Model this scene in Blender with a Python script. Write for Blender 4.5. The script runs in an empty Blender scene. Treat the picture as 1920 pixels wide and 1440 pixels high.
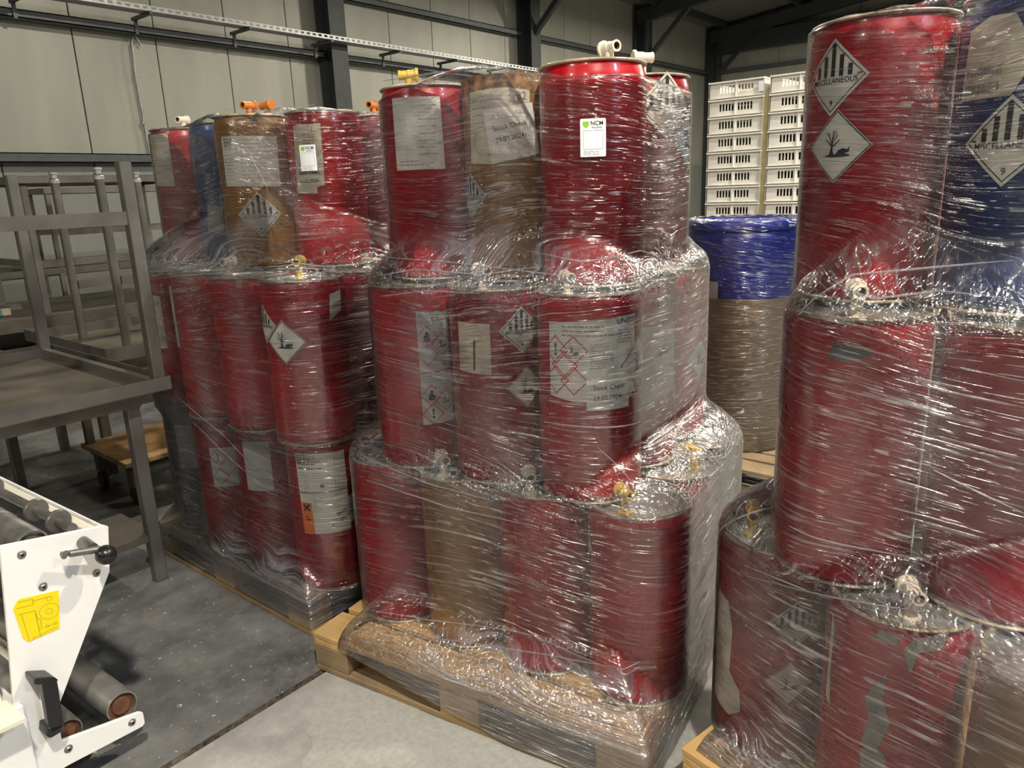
import bpy, bmesh, math, random
import numpy as np
from mathutils import Vector, Matrix

random.seed(7)
rng = np.random.default_rng(7)
SC = bpy.context.scene
COL = SC.collection

# ---------------------------------------------------------------- camera
CX, CY, EYE = 960.0, 720.0, 1.58
V1 = np.array([2150 - CX, 313 - CY]); V2 = np.array([-750 - CX, 420 - CY])   # vanishing points of the hall's two directions
FPX = float(np.sqrt(-(V1 @ V2)))
_n = lambda v: v / np.linalg.norm(v)
AX = _n(np.array([*V1, FPX])); AY = _n(np.array([*V2, FPX])); AZ = np.cross(AX, AY)
CM = np.array([AX, AY, AZ])            # camera (right, down, forward) -> world
cam = bpy.data.objects.new('camera', bpy.data.cameras.new('camera')); COL.objects.link(cam)
r_, u_, b_ = CM @ [1, 0, 0], CM @ [0, -1, 0], CM @ [0, 0, -1]
cam.matrix_world = Matrix(((r_[0], u_[0], b_[0], 0), (r_[1], u_[1], b_[1], 0), (r_[2], u_[2], b_[2], EYE), (0, 0, 0, 1)))
cam.data.sensor_fit = 'HORIZONTAL'; cam.data.sensor_width = 36; cam.data.lens = FPX / 1920 * 36
cam.data.clip_start = 0.05; cam.data.clip_end = 100
SC.camera = cam
EYEV = np.array([0, 0, EYE])
def ray(p): return CM @ np.array([p[0] - CX, p[1] - CY, FPX])
def atz(p, z): r = ray(p); return EYEV + r * ((z - EYE) / r[2])
def atY(p, y): r = ray(p); return EYEV + r * (y / r[1])
def atX(p, x): r = ray(p); return EYEV + r * (x / r[0])

# ---------------------------------------------------------------- light
w = bpy.data.worlds.new('world'); SC.world = w; w.use_nodes = True
w.node_tree.nodes['Background'].inputs[0].default_value = (0.80, 0.88, 1.0, 1)
w.node_tree.nodes['Background'].inputs[1].default_value = 0.012
SC.view_settings.view_transform = 'Standard'; SC.view_settings.look = 'None'
SC.view_settings.gamma = 1; SC.view_settings.use_curve_mapping = False
SC.view_settings.exposure = 0.12
try:
    SC.cycles.transparent_max_bounces = 10; SC.cycles.max_bounces = 4; SC.cycles.diffuse_bounces = 2; SC.cycles.glossy_bounces = 2; SC.cycles.transmission_bounces = 2; SC.cycles.sample_clamp_indirect = 4
    SC.cycles.use_adaptive_sampling = True; SC.cycles.adaptive_threshold = .08; SC.cycles.adaptive_min_samples = 12
    SC.cycles.use_denoising = True
except Exception: pass
WARM = (1.0, .92, .77)
LAMPS = [  # ceiling high-bay lamps of the hall in rows: x, y, z, power, colour
    (-0.5, -1.3, 5.3, 400, WARM), (-5.5, -1.3, 5.3, 130, WARM), (3.8, -1.3, 5.3, 290, WARM), (9.5, -1.3, 5.6, 260, WARM), (15.0, -1.3, 5.6, 600, WARM),
    (-5.5, 2.9, 5.3, 190, WARM), (4.5, 5.6, 5.2, 170, WARM), (10.0, 5.6, 5.2, 170, WARM), (15.0, 5.6, 5.2, 420, WARM),
    (1.6, -4.6, 5.3, 200, (.72, .85, 1.0)),
]
for x, y, z, pw, c in LAMPS:
    d = bpy.data.lights.new('ceiling_lamp', 'AREA'); d.shape = 'DISK'; d.size = 0.26; d.energy = pw; d.color = c
    o = bpy.data.objects.new('ceiling_lamp', d); o.location = (x, y, z); COL.objects.link(o)

# ---------------------------------------------------------------- materials
class N:
    """small node-tree helper"""
    def __init__(s, name):
        s.m = bpy.data.materials.new(name); s.m.use_nodes = True; s.t = s.m.node_tree; s.t.nodes.clear()
        s.out = s.t.nodes.new('ShaderNodeOutputMaterial')
    def n(s, typ, **kw):
        nd = s.t.nodes.new('ShaderNode' + typ)
        for k, v in kw.items():
            if k.startswith('_'): setattr(nd, k[1:], v)
            else:
                key = int(k[1:]) if k[0] == 'i' and k[1:].isdigit() else k.replace('__', ' ')
                if isinstance(v, bpy.types.NodeSocket): s.t.links.new(v, nd.inputs[key])
                else: nd.inputs[key].default_value = v
        return nd
    def l(s, a, b): s.t.links.new(a, b)
    def math(s, op, a, b=0.0, c=0.0, clamp=False):
        nd = s.t.nodes.new('ShaderNodeMath'); nd.operation = op; nd.use_clamp = clamp
        for i, v in enumerate((a, b, c)):
            if isinstance(v, bpy.types.NodeSocket): s.l(v, nd.inputs[i])
            else: nd.inputs[i].default_value = v
        return nd.outputs[0]
    def mix(s, f, a, b):
        nd = s.t.nodes.new('ShaderNodeMix'); nd.data_type = 'RGBA'
        for i, v in ((0, f), (6, a), (7, b)):
            if isinstance(v, bpy.types.NodeSocket): s.l(v, nd.inputs[i])
            else: nd.inputs[i].default_value = v
        return nd.outputs[2]
    def ramp(s, f, a, b, lo=0.0, hi=1.0):
        nd = s.n('MapRange', i0=f, i1=a, i2=b, i3=lo, i4=hi); return nd.outputs[0]
    def noise(s, vec, scale, detail=3, rough=0.5):
        return s.n('TexNoise', Vector=vec, Scale=scale, Detail=detail, Roughness=rough).outputs[0]
    def coord(s, kind='Object'): return s.n('TexCoord').outputs[kind]
    def mapped(s, vec, scale, loc=(0, 0, 0)): return s.n('Mapping', Vector=vec, Scale=scale, Location=loc).outputs[0]
    def rnd(s): return s.n('ObjectInfo').outputs['Random']
    def shift(s, vec, k=20.0):
        r = s.rnd(); v = s.n('CombineXYZ', X=s.math('MULTIPLY', r, k), Y=s.math('MULTIPLY', r, -k * .7), Z=s.math('MULTIPLY', r, k * .37)).outputs[0]
        nd = s.t.nodes.new('ShaderNodeVectorMath'); nd.operation = 'ADD'; s.l(vec, nd.inputs[0]); s.l(v, nd.inputs[1]); return nd.outputs[0]
    def bsdf(s, **kw):
        nd = s.n('BsdfPrincipled', **kw); s.l(nd.outputs[0], s.out.inputs[0]); return nd
    def bump(s, h, strength=.3, dist=.002): return s.n('Bump', Height=h, Strength=strength, Distance=dist).outputs[0]
def c4(c): return (c[0], c[1], c[2], 1)

def plain(name, col, rough=.5, metal=0.0, var=.12, scale=14, bump=0.0, emit=None):
    k = N(name); v = k.shift(k.coord())
    f = k.noise(v, scale, 4)
    c = k.mix(k.ramp(f, .3, .7), c4([x * (1 - var) for x in col]), c4([min(1, x * (1 + var)) for x in col]))
    kw = dict(Base__Color=c, Roughness=rough, Metallic=metal)
    if bump: kw['Normal'] = k.bump(k.noise(v, scale * 6, 3), bump)
    k.bsdf(**kw); return k.m

def drum_paint(name, col, dark=(.012, .008, .008), wear=.5):
    k = N(name); v = k.shift(k.coord())
    big = k.noise(v, 5, 3)
    c = k.mix(k.ramp(big, .35, .7), c4([x * .72 for x in col]), c4([min(1, x * 1.18) for x in col]))
    streak = k.noise(k.mapped(v, (26, 26, 1.6)), 1, 4, .6)            # runs and dirt along the drum
    c = k.mix(k.ramp(streak, .60, .78, 0, wear), c, c4(dark))
    sp = k.noise(v, 17, 5, .7)
    c = k.mix(k.ramp(sp, .68, .72, 0, wear * 1.2), c, c4(dark))        # scuffs
    chip = k.noise(v, 60, 2)
    c = k.mix(k.ramp(chip, .73, .75, 0, .5), c, (.35, .30, .26, 1))     # chips to bare steel
    k.bsdf(Base__Color=c, Roughness=k.ramp(sp, .3, .8, .20, .45), Coat__Weight=.5, Coat__Roughness=.08,
           Normal=k.bump(k.noise(v, 6, 2), .08, .004))
    return k.m

M = {}
M['red'] = drum_paint('red_drum_paint', (.38, .0035, .010))
M['darkred'] = drum_paint('dark_red_drum_paint', (.26, .003, .012))
M['brown'] = drum_paint('ochre_drum_paint', (.30, .155, .045), (.03, .02, .012), .6)
M['blue'] = drum_paint('blue_drum_paint', (.018, .045, .16), (.01, .01, .012), .6)
M['charcoal'] = drum_paint('charcoal_drum_paint', (.05, .055, .065))
M['rim'] = plain('cream_rim', (.44, .36, .25), .38, .3, .5, 30)
M['lid'] = plain('grey_lid_steel', (.42, .41, .38), .38, .55, .3, 9)
M['tapwhite'] = plain('ivory_plastic', (.78, .70, .56), .42, 0, .06)
M['tapyellow'] = plain('yellow_plastic', (.62, .40, .06), .42, 0, .1)
M['taporange'] = plain('orange_plastic', (.58, .19, .035), .42, 0, .1)
M['taphole'] = plain('dark_amber_plastic', (.22, .11, .03), .5)
M['paper'] = plain('white_label_paper', (.70, .69, .64), .7, 0, .10, 9)
M['oldpaper'] = plain('stained_label_paper', (.58, .53, .43), .8, 0, .30, 12)
M['greypaper'] = plain('grey_label_paper', (.50, .52, .52), .7, 0, .12, 9)
M['card'] = plain('bright_white_card', (.86, .87, .90), .4, 0, .02)
M['ink'] = plain('black_ink', (.012, .012, .014), .6)
M['softink'] = plain('faded_grey_ink', (.19, .19, .19), .7)
M['palerule'] = plain('pale_grey_ink', (.50, .51, .54), .6)
M['redink'] = plain('red_ink', (.52, .035, .045), .6)
M['greenink'] = plain('green_ink', (.24, .52, .03), .6)
M['orangeink'] = plain('orange_ink', (.78, .20, .03), .6)
M['rustband'] = plain('flaking_rusty_paint', (.25, .13, .05), .75, 0, .75, 38, .6)
M['bareprime'] = plain('exposed_grey_primer', (.25, .24, .21), .6, 0, .3, 30)
M['steel'] = plain('brushed_steel', (.22, .208, .192), .40, .75, .25, 6, .1)
M['dulsteel'] = plain('dull_stained_steel', (.125, .11, .088), .55, .55, .4, 5, .15)
M['rust'] = plain('rusty_iron', (.14, .06, .03), .8, .3, .4, 30, .3)
M['rollersteel'] = plain('scuffed_roller_steel', (.30, .295, .28), .38, .7, .55, 7, .1)
M['darksteel'] = plain('dark_grey_structural_steel', (.055, .062, .062), .5, .2, .15)
M['girt'] = plain('grey_painted_girt', (.10, .11, .115), .45, .3, .15)
M['galv'] = plain('galvanised_steel', (.45, .46, .46), .45, .7, .2, 20)
M['white'] = plain('white_machine_paint', (.80, .80, .79), .35, 0, .03, 8)
M['cream'] = plain('cream_machine_paint', (.72, .68, .58), .4, 0, .06, 8)
M['black'] = plain('black_plastic', (.012, .012, .014), .28, 0, .1)
M['yellow'] = plain('yellow_sticker', (.86, .66, .005), .35, 0, .03, 6)
M['yellowline'] = plain('ochre_print', (.36, .27, .01), .5)
M['crate'] = plain('ivory_crate_plastic', (.86, .83, .74), .45, 0, .04, 3)
M['strap'] = plain('straw_coloured_plastic', (.48, .40, .20), .5, 0, .15)
M['blueplastic'] = plain('bright_blue_plastic', (.012, .03, .33), .3, 0, .15, 5)
M['cardboard'] = plain('brown_cardboard', (.34, .25, .15), .75, 0, .12, 5)
M['ply'] = plain('worn_plywood', (.36, .21, .09), .7, 0, .35, 9, .15)
M['roof'] = plain('roof_sheet', (.16, .155, .13), .6, .1, .1)
M['teal'] = plain('teal_plastic', (.02, .30, .40), .4)
M['bristle'] = plain('straw_bristle', (.42, .36, .24), .8)

def wood(name, col, dk):
    k = N(name); v = k.shift(k.coord(), 9)
    g = k.noise(k.mapped(v, (1.2, 22, 22)), 1, 5, .6)
    c = k.mix(k.ramp(g, .3, .72), c4(col), c4([x * .62 for x in col]))
    st = k.noise(v, 3.2, 4, .65)
    c = k.mix(k.ramp(st, .56, .74, 0, .75), c, c4(dk))
    r = k.rnd(); c = k.mix(k.math('MULTIPLY', r, .35), c, c4([x * .5 for x in col]))
    k.bsdf(Base__Color=c, Roughness=.75, Normal=k.bump(g, .35, .002)); return k.m
M['wood'] = wood('pine_pallet_wood', (.66, .42, .17), (.24, .14, .06))
M['wooddark'] = wood('weathered_pallet_wood', (.36, .25, .14), (.10, .075, .05))

def wall_mat(name, col, rough=.42):
    k = N(name); v = k.coord('Object')
    rib = k.n('TexWave', Vector=v, Scale=16, Distortion=0, _bands_direction='X', _wave_profile='SIN').outputs[0]
    f = k.noise(k.mapped(v, (3, 3, .5)), 1, 4)
    c = k.mix(k.ramp(f, .3, .75), c4([x * .88 for x in col]), c4([x * 1.08 for x in col]))
    k.bsdf(Base__Color=c, Roughness=rough, Metallic=.15, Normal=k.bump(rib, .10, .004)); return k.m
M['panel'] = wall_mat('ribbed_wall_panel', (.40, .40, .345))
M['panellow'] = wall_mat('lower_wall_panel', (.31, .325, .30), .3)

def concrete(name, a, b, speck, rough):
    k = N(name); v = k.coord('Object')
    f = k.noise(v, 2.6, 6, .62)
    c = k.mix(k.ramp(f, .34, .68), c4(a), c4(b))
    f2 = k.noise(v, 14, 5, .7); c = k.mix(k.ramp(f2, .45, .8, 0, .5), c, c4([x * 1.5 for x in b]))
    sp = k.noise(v, 46, 3, .7); c = k.mix(k.ramp(sp, .66, .70, 0, speck), c, (.62, .62, .60, 1))
    sc = k.noise(k.mapped(v, (30, 3, 1)), 1, 4, .7); c = k.mix(k.ramp(sc, .66, .74, 0, .25), c, c4([x * 1.7 for x in b]))
    k.bsdf(Base__Color=c, Roughness=k.ramp(f, .3, .7, rough, rough + .25), Normal=k.bump(f2, .25, .003)); return k.m
M['floor'] = concrete('polished_grey_concrete', (.070, .071, .072), (.19, .19, .186), 1.0, .35)
M['floorworn'] = concrete('worn_pale_concrete', (.23, .225, .21), (.36, .35, .33), .6, .55)
M['floordust'] = plain('rough_cement_patch', (.36, .35, .32), .9, 0, .10, 60, .35)
M['joint'] = plain('dirty_joint_filler', (.07, .052, .038), .9, 0, .75, 60, .4)

def film_mat(name, haze_k=1.0, base=.006):
    k = N(name)
    def n2(vec, scale, detail=1, rough=.5): return k.n('TexNoise', _noise_dimensions='2D', Vector=vec, Scale=scale, Detail=detail, Roughness=rough).outputs[0]
    uv = k.n('UVMap').outputs[0]
    gap = k.n('Attribute', _attribute_name='gap').outputs['Fac']
    sep = k.n('SeparateXYZ', Vector=uv)
    tr = k.n('Attribute', _attribute_name='bridge').outputs['Fac']
    warp = n2(k.mapped(uv, (.9, 1.6, 1)), 1, 0)                 # bands of the winding run at changing slants
    warp2 = n2(k.mapped(uv, (9, 6, 1), (4, 9, 0)), 1, 0)
    vv = k.math('ADD', sep.outputs[1], k.math('MULTIPLY', warp, .22))
    fan = n2(k.mapped(uv, (3.2, .8, 1), (11, 2, 0)), 1, 0)
    vv = k.math('ADD', vv, k.math('MULTIPLY', k.math('MULTIPLY', fan, tr), .10))
    vv = k.math('ADD', vv, k.math('MULTIPLY', warp2, .003))
    uw = k.n('CombineXYZ', X=sep.outputs[0], Y=vv, Z=0.0).outputs[0]
    def ridge(su, sv, wid, loc):
        nn = n2(k.mapped(uw, (su, sv, 1), loc), 1, 1, .5)
        return k.ramp(k.math('ABSOLUTE', k.math('SUBTRACT', nn, .5)), 0, wid, 1, 0)
    r1 = ridge(.55, 44, .030, (0, 0, 0)); r2 = ridge(.9, 100, .050, (5, 3, 0)); r3 = ridge(1.3, 200, .10, (2, 8, 0))
    brk = k.ramp(n2(k.mapped(uw, (9, 40, 1), (7, 1, 0)), 1, 1), .42, .60)      # where a crease flattens out
    brk2 = k.ramp(n2(k.mapped(uw, (20, 80, 1), (3, 6, 0)), 1, 0), .46, .60)
    patch = k.ramp(n2(k.mapped(uv, (4, 3.2, 1), (8, 3, 0)), 1, 0), .36, .66)
    crink = n2(k.mapped(uv, (26, 34, 1)), 1, 2, .55)
    crr = k.ramp(k.math('ABSOLUTE', k.math('SUBTRACT', crink, .5)), 0, .07, 1, 0)
    a1 = k.math('MULTIPLY', r1, brk); a2 = k.math('MULTIPLY', r2, brk2); a3 = k.math('MULTIPLY', r3, patch)
    pg = k.math('MULTIPLY_ADD', gap, .65, .35)
    line = k.math('MULTIPLY_ADD', a1, .22, k.math('MULTIPLY_ADD', a2, .13, k.math('MULTIPLY', a3, .12)))
    line = k.math('MULTIPLY', line, k.math('MULTIPLY', pg, k.math('MULTIPLY_ADD', patch, .6, .4)))
    veil = k.math('MULTIPLY', k.math('MULTIPLY', gap, k.math('MULTIPLY_ADD', patch, .75, .25)), .055)
    veil = k.math('MULTIPLY_ADD', k.math('MULTIPLY', crr, tr), .10, veil)
    line = k.math('MULTIPLY', line, k.math('MULTIPLY_ADD', tr, 1.2, 1.0))
    haze = k.math('MULTIPLY_ADD', k.math('ADD', line, veil), haze_k, base, clamp=True)
    hg = k.math('MULTIPLY_ADD', gap, .58, .42)
    h = k.math('MULTIPLY', hg, k.math('MULTIPLY_ADD', a1, 1.0, k.math('MULTIPLY_ADD', a2, .55, k.math('MULTIPLY', r3, .18))))
    h = k.math('MULTIPLY_ADD', crr, k.math('MULTIPLY_ADD', tr, 1.1, k.math('MULTIPLY', gap, .12)), h)
    h = k.math('MULTIPLY_ADD', crink, k.math('MULTIPLY_ADD', tr, 3.0, k.math('MULTIPLY_ADD', gap, .5, .12)), h)
    nrm = k.bump(h, 1.0, .0016)
    dif = k.n('BsdfDiffuse', Color=(.70, .71, .82, 1))
    trl = k.n('BsdfTranslucent', Color=(.70, .71, .82, 1))
    body = k.n('MixShader', i0=.3, i1=dif.outputs[0], i2=trl.outputs[0])
    clear = k.n('BsdfTransparent', Color=(.97, .97, .98, 1))
    a = k.n('MixShader', i0=haze, i1=clear.outputs[0], i2=body.outputs[0])
    fr = k.n('Fresnel', IOR=1.5, Normal=nrm).outputs[0]
    fac = k.math('MULTIPLY_ADD', fr, .9, k.math('MULTIPLY_ADD', k.math('MULTIPLY', hg, k.math('MAXIMUM', a1, a2)), .55, k.math('MULTIPLY_ADD', tr, .05, .035)), clamp=True)
    gl = k.n('BsdfGlossy', Color=(1, 1, 1, 1), Roughness=.23, Normal=nrm)
    o = k.n('MixShader', i0=fac, i1=a.outputs[0], i2=gl.outputs[0])
    k.l(o.outputs[0], k.out.inputs[0]); return k.m
M['film'] = film_mat('clear_stretch_film')
M['filmfold'] = film_mat('bunched_stretch_film', 1.5, .20)

# ---------------------------------------------------------------- mesh helpers
class B:
    """collects shapes, then becomes one mesh"""
    def __init__(s): s.v = []; s.f = []; s.mi = []; s.mats = []
    def mat(s, m):
        if m not in s.mats: s.mats.append(m)
        return s.mats.index(m)
    def add(s, vs, fs, m):
        b = len(s.v); s.v += [tuple(map(float, q)) for q in vs]; i = s.mat(m)
        s.f += [tuple(b + j for j in f) for f in fs]; s.mi += [i] * len(fs); return s
    def box(s, lo, hi, m, rot=None, org=(0, 0, 0)):
        vs = [(x, y, z) for z in (lo[2], hi[2]) for y in (lo[1], hi[1]) for x in (lo[0], hi[0])]
        if rot is not None: vs = [tuple(rot @ Vector(q) + Vector(org)) for q in vs]
        return s.add(vs, [(0, 2, 3, 1), (4, 5, 7, 6), (0, 1, 5, 4), (2, 6, 7, 3), (0, 4, 6, 2), (1, 3, 7, 5)], m)
    def cbox(s, c, d, m): return s.box([c[i] - d[i] / 2 for i in range(3)], [c[i] + d[i] / 2 for i in range(3)], m)
    def beam(s, p, q, wd, ht, m, up=(0, 0, 1)):
        p, q = Vector(p), Vector(q); d = q - p; L = d.length; d.normalize(); u = Vector(up)
        if abs(d.dot(u)) > .99: u = Vector((1, 0, 0))
        sd = d.cross(u).normalized(); u = sd.cross(d)
        vs = [p + d * x + sd * y + u * z for z in (-ht / 2, ht / 2) for y in (-wd / 2, wd / 2) for x in (0, L)]
        return s.add(vs, [(0, 2, 3, 1), (4, 5, 7, 6), (0, 1, 5, 4), (2, 6, 7, 3), (0, 4, 6, 2), (1, 3, 7, 5)], m)
    def tube(s, p, q, r, m, n=20, r2=None, caps=True):
        p, q = Vector(p), Vector(q); d = (q - p).normalized(); a = d.orthogonal().normalized(); b = d.cross(a); r2 = r if r2 is None else r2
        vs = [p + (a * math.cos(t) + b * math.sin(t)) * r for t in [2 * math.pi * i / n for i in range(n)]]
        vs += [q + (a * math.cos(t) + b * math.sin(t)) * r2 for t in [2 * math.pi * i / n for i in range(n)]]
        fs = [(i, (i + 1) % n, n + (i + 1) % n, n + i) for i in range(n)]
        if caps: fs += [tuple(range(n - 1, -1, -1)), tuple(range(n, 2 * n))]
        return s.add(vs, fs, m)
    def lathe(s, prof, m, n=48, org=(0, 0, 0), axis=None):
        """prof: list of (r, h) along the axis"""
        ax = Vector(axis or (0, 0, 1)).normalized(); a = ax.orthogonal().normalized(); b = ax.cross(a); o = Vector(org); vs = []
        for r, h in prof:
            for i in range(n):
                t = 2 * math.pi * i / n; vs.append(o + ax * h + (a * math.cos(t) + b * math.sin(t)) * r)
        fs = [(k * n + i, k * n + (i + 1) % n, (k + 1) * n + (i + 1) % n, (k + 1) * n + i) for k in range(len(prof) - 1) for i in range(n)]
        return s.add(vs, fs, m)
    def prism(s, poly, fn, m):
        """poly of (a, b); fn(a, b, k) -> point, k = 0 front, 1 back"""
        n = len(poly); vs = [fn(a, b, 0) for a, b in poly] + [fn(a, b, 1) for a, b in poly]
        return s.add(vs, [tuple(range(n)), tuple(range(2 * n - 1, n - 1, -1))] + [(i, n + i, n + (i + 1) % n, (i + 1) % n) for i in range(n)], m)
    def path(s, pts, r, m, n=6):
        P = [Vector(p) for p in pts]; vs = []
        for i, p in enumerate(P):
            d = (P[min(i + 1, len(P) - 1)] - P[max(i - 1, 0)]).normalized(); a = d.cross(Vector((.13, .31, .94))).normalized(); b = d.cross(a)
            rr = r if not callable(r) else r(i / (len(P) - 1))
            vs += [p + (a * math.cos(t) + b * math.sin(t)) * rr for t in [2 * math.pi * j / n for j in range(n)]]
        fs = [(k * n + i, k * n + (i + 1) % n, (k + 1) * n + (i + 1) % n, (k + 1) * n + i) for k in range(len(P) - 1) for i in range(n)]
        return s.add(vs, fs, m)
    def mesh(s, name, smooth=None, bevel=0):
        me = bpy.data.meshes.new(name); me.from_pydata(s.v, [], s.f)
        for m in s.mats: me.materials.append(M[m])
        me.polygons.foreach_set('material_index', s.mi)
        bm = bmesh.new(); bm.from_mesh(me); bmesh.ops.recalc_face_normals(bm, faces=bm.faces)
        if bevel: bmesh.ops.bevel(bm, geom=[e for e in bm.edges], offset=bevel, segments=1, affect='EDGES')
        bm.to_mesh(me); bm.free()
        if smooth:
            me.polygons.foreach_set('use_smooth', [True] * len(me.polygons)); me.set_sharp_from_angle(angle=math.radians(smooth))
        me.update(); return me
    def obj(s, name, parent=None, smooth=None, bevel=0): return link(name, s.mesh(name, smooth, bevel), parent)
def link(name, data, parent=None, loc=None, rotz=None):
    o = bpy.data.objects.new(name, data); COL.objects.link(o)
    if parent: o.parent = parent
    if loc is not None: o.location = loc
    if rotz is not None: o.rotation_euler = (0, 0, rotz)
    return o
def tag(o, label, cat, group=None):
    o['label'] = label; o['category'] = cat
    if group: o['group'] = group
    return o
def thing(name, label, cat, loc=(0, 0, 0), rotz=0, group=None): return tag(link(name, None, None, loc, rotz), label, cat, group)
def struct(o): o['kind'] = 'structure'; return o

# ---------------------------------------------------------------- the hall
JY = 1.955                                    # expansion joint in the floor runs along X
fl = B()
for y0, y1, m in ((JY + .013, 10.2, 'floor'), (-6, JY - .013, 'floorworn')):
    fl.add([(-8, y0, 0), (24, y0, 0), (24, y1, 0), (-8, y1, 0)], [(0, 1, 2, 3)], m)
fl.add([(-8, JY - .013, 0), (24, JY - .013, 0), (24, JY - .004, -.014), (-8, JY - .004, -.014)], [(0, 1, 2, 3)], 'joint')
fl.add([(-8, JY - .004, -.014), (24, JY - .004, -.014), (24, JY + .004, -.014), (-8, JY + .004, -.014)], [(0, 1, 2, 3)], 'joint')
fl.add([(-8, JY + .004, -.014), (24, JY + .004, -.014), (24, JY + .013, 0), (-8, JY + .013, 0)], [(0, 1, 2, 3)], 'joint')
floor = struct(fl.obj('floor'))
pt = B()                                      # pale rough cement patch at the front
pp = [atz(p, .002) for p in ((585, 1330), (640, 1298), (720, 1300), (800, 1338), (900, 1372), (1010, 1415), (1080, 1445), (1000, 1500), (760, 1520), (600, 1480), (566, 1430), (590, 1400), (575, 1370))]
pts2 = []
for i, p in enumerate(pp):
    q = pp[(i + 1) % len(pp)]
    for t in (0, .25, .5, .75):
        c = p * (1 - t) + q * t; pts2.append((c[0] + random.uniform(-.008, .008), c[1] + random.uniform(-.008, .008)))
pt.prism(pts2, lambda a, b, k: (a, b, .0025 - .003 * k), 'floordust'); pt.obj('cement_patch', floor)

WY, WX = 10.0, 21.2
wall = struct(B().box((-6, WY + .1, 0), (WX + .2, WY + .2, 6.2), 'darksteel').obj('wall_back'))
pm = B().box((.006, 0, 0), (.994, .1, 4.1), 'panel').mesh('panel', bevel=.004)
pl = B().box((.006, 0, 0), (.994, .1, 2.10), 'panellow').mesh('panel', bevel=.004)
for i in range(-6, 22):
    link('panel', pm, wall, (i + .04, WY, 2.10)); link('panel', pl, wall, (i + .04, WY, 0))
wend = struct(B().box((WX + .1, -6, 0), (WX + .2, WY + .1, 8), 'darksteel').obj('wall_end'))
pe = B().box((0, .006, 0), (.1, .994, 7.6), 'panel').mesh('panel', bevel=.004)
for i in range(-4, 10): link('panel', pe, wend, (WX, i + .04, .02))
cl = B().add([(-6, WY + .2, 5.75), (WX + .2, WY + .2, 5.75), (WX + .2, -6, 7.5), (-6, -6, 7.5)], [(0, 1, 2, 3)], 'roof').add(
    [(-6, WY + .2, 5.85), (WX + .2, WY + .2, 5.85), (WX + .2, -6, 7.6), (-6, -6, 7.6)], [(0, 1, 2, 3)], 'roof')
ceiling = struct(cl.obj('ceiling'))
for i in range(7):
    y = 9.4 - i * 2.0; z = 5.75 + (WY + .2 - y) * .108 - .09
    B().box((-6, y - .04, z - .08), (WX, y + .04, z + .06), 'darksteel').obj('purlin', ceiling)
cols = [7.68, 12.55, 17.0, 20.95]
where = ['behind the left drum stack', 'behind the middle drum stack', 'far back right of the middle drum stack', 'in the far corner of the hall']
for x, wd in zip(cols, where):
    b = B(); b.box((x - .15, 9.62, 0), (x + .15, 9.64, 5.75), 'darksteel'); b.box((x - .15, 9.93, 0), (x + .15, 9.95, 5.75), 'darksteel'); b.box((x - .008, 9.64, 0), (x + .008, 9.93, 5.75), 'darksteel')
    tag(b.obj('steel_column'), 'dark grey steel column ' + wd, 'column')
    b = B(); zz = lambda y: 5.62 + (9.8 - y) * .108
    b.beam((x, 9.9, zz(9.9) - .12), (x, -5, zz(-5) - .12), .2, .30, 'darksteel')
    r = tag(b.obj('roof_rafter'), 'dark roof rafter over the steel column ' + wd, 'rafter')
    B().beam((x, 9.7, 4.5), (x, 8.6, 5.5), .1, .1, 'darksteel').obj('haunch', r)
def girt(z, h, x0, x1, lab, y=9.86):
    b = B(); b.box((x0, y, z - h / 2), (x1, y + .012, z + h / 2), 'girt'); b.box((x0, y, z + h / 2 - .012), (x1, 9.998, z + h / 2), 'girt'); b.box((x0, y, z - h / 2), (x1, 9.998, z - h / 2 + .012), 'girt')
    return tag(b.obj('wall_rail'), lab, 'rail')
girt(2.14, .11, -6, 7.5, 'low grey wall rail above the steel tables')
girt(4.56, .10, 7.85, 12.38, 'upper dark wall rail between the columns behind the middle stack')
girt(4.56, .10, 12.72, 16.83, 'upper dark wall rail further right behind the middle stack')
girt(4.56, .10, 17.17, 20.8, 'farthest short wall rail beside the hall corner')
girt(3.66, .09, -6, 7.5, 'dark rail under the cable tray at upper left', 9.80)
girt(3.66, .09, 7.85, 12.38, 'dark rail under the cable tray beyond the first column', 9.80)
for z, lab in ((3.05, 'lower'), (4.6, 'upper')):
    b = B(); b.box((WX - .14, -5, z - .05), (WX - .002, WY - .35, z + .05), 'girt'); tag(b.obj('wall_rail'), lab + ' dark rail across the far end wall', 'rail')
B_ = B(); B_.box((WX - .3, -5, 5.05), (WX - .04, WY - .3, 5.5), 'darksteel'); tag(B_.obj('eaves_beam'), 'deep dark beam across the far end wall under the roof', 'beam')
# cable tray with brackets
tray = thing('cable_tray', 'long perforated steel cable tray along the upper back wall', 'cable tray', (0, 9.5, 3.80))
X0, X1 = -4, 12.3
b = B(); b.box((X0, -.10, -.002), (X1, .10, 0), 'galv'); b.obj('tray_base', tray)
for s in (-1, 1):
    b = B(); b.box((X0, s * .1 - .001, 0), (X1, s * .1 + .001, .018), 'galv'); b.box((X0, s * .1 - .001, .045), (X1, s * .1 + .001, .06), 'galv')
    n = int((X1 - X0) / .1)
    for i in range(n): b.box((X0 + i * .1, s * .1 - .001, .018), (X0 + i * .1 + .045, s * .1 + .001, .045), 'galv')
    b.obj('perforated_side', tray)
for i in range(12):
    x = -3.2 + i * 1.32; b = B(); b.box((x - .02, -.13, -.04), (x + .02, .36, -.003), 'girt'); b.box((x - .02, .28, -.20), (x + .02, .30, -.04), 'girt'); b.obj('bracket', tray)
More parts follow.
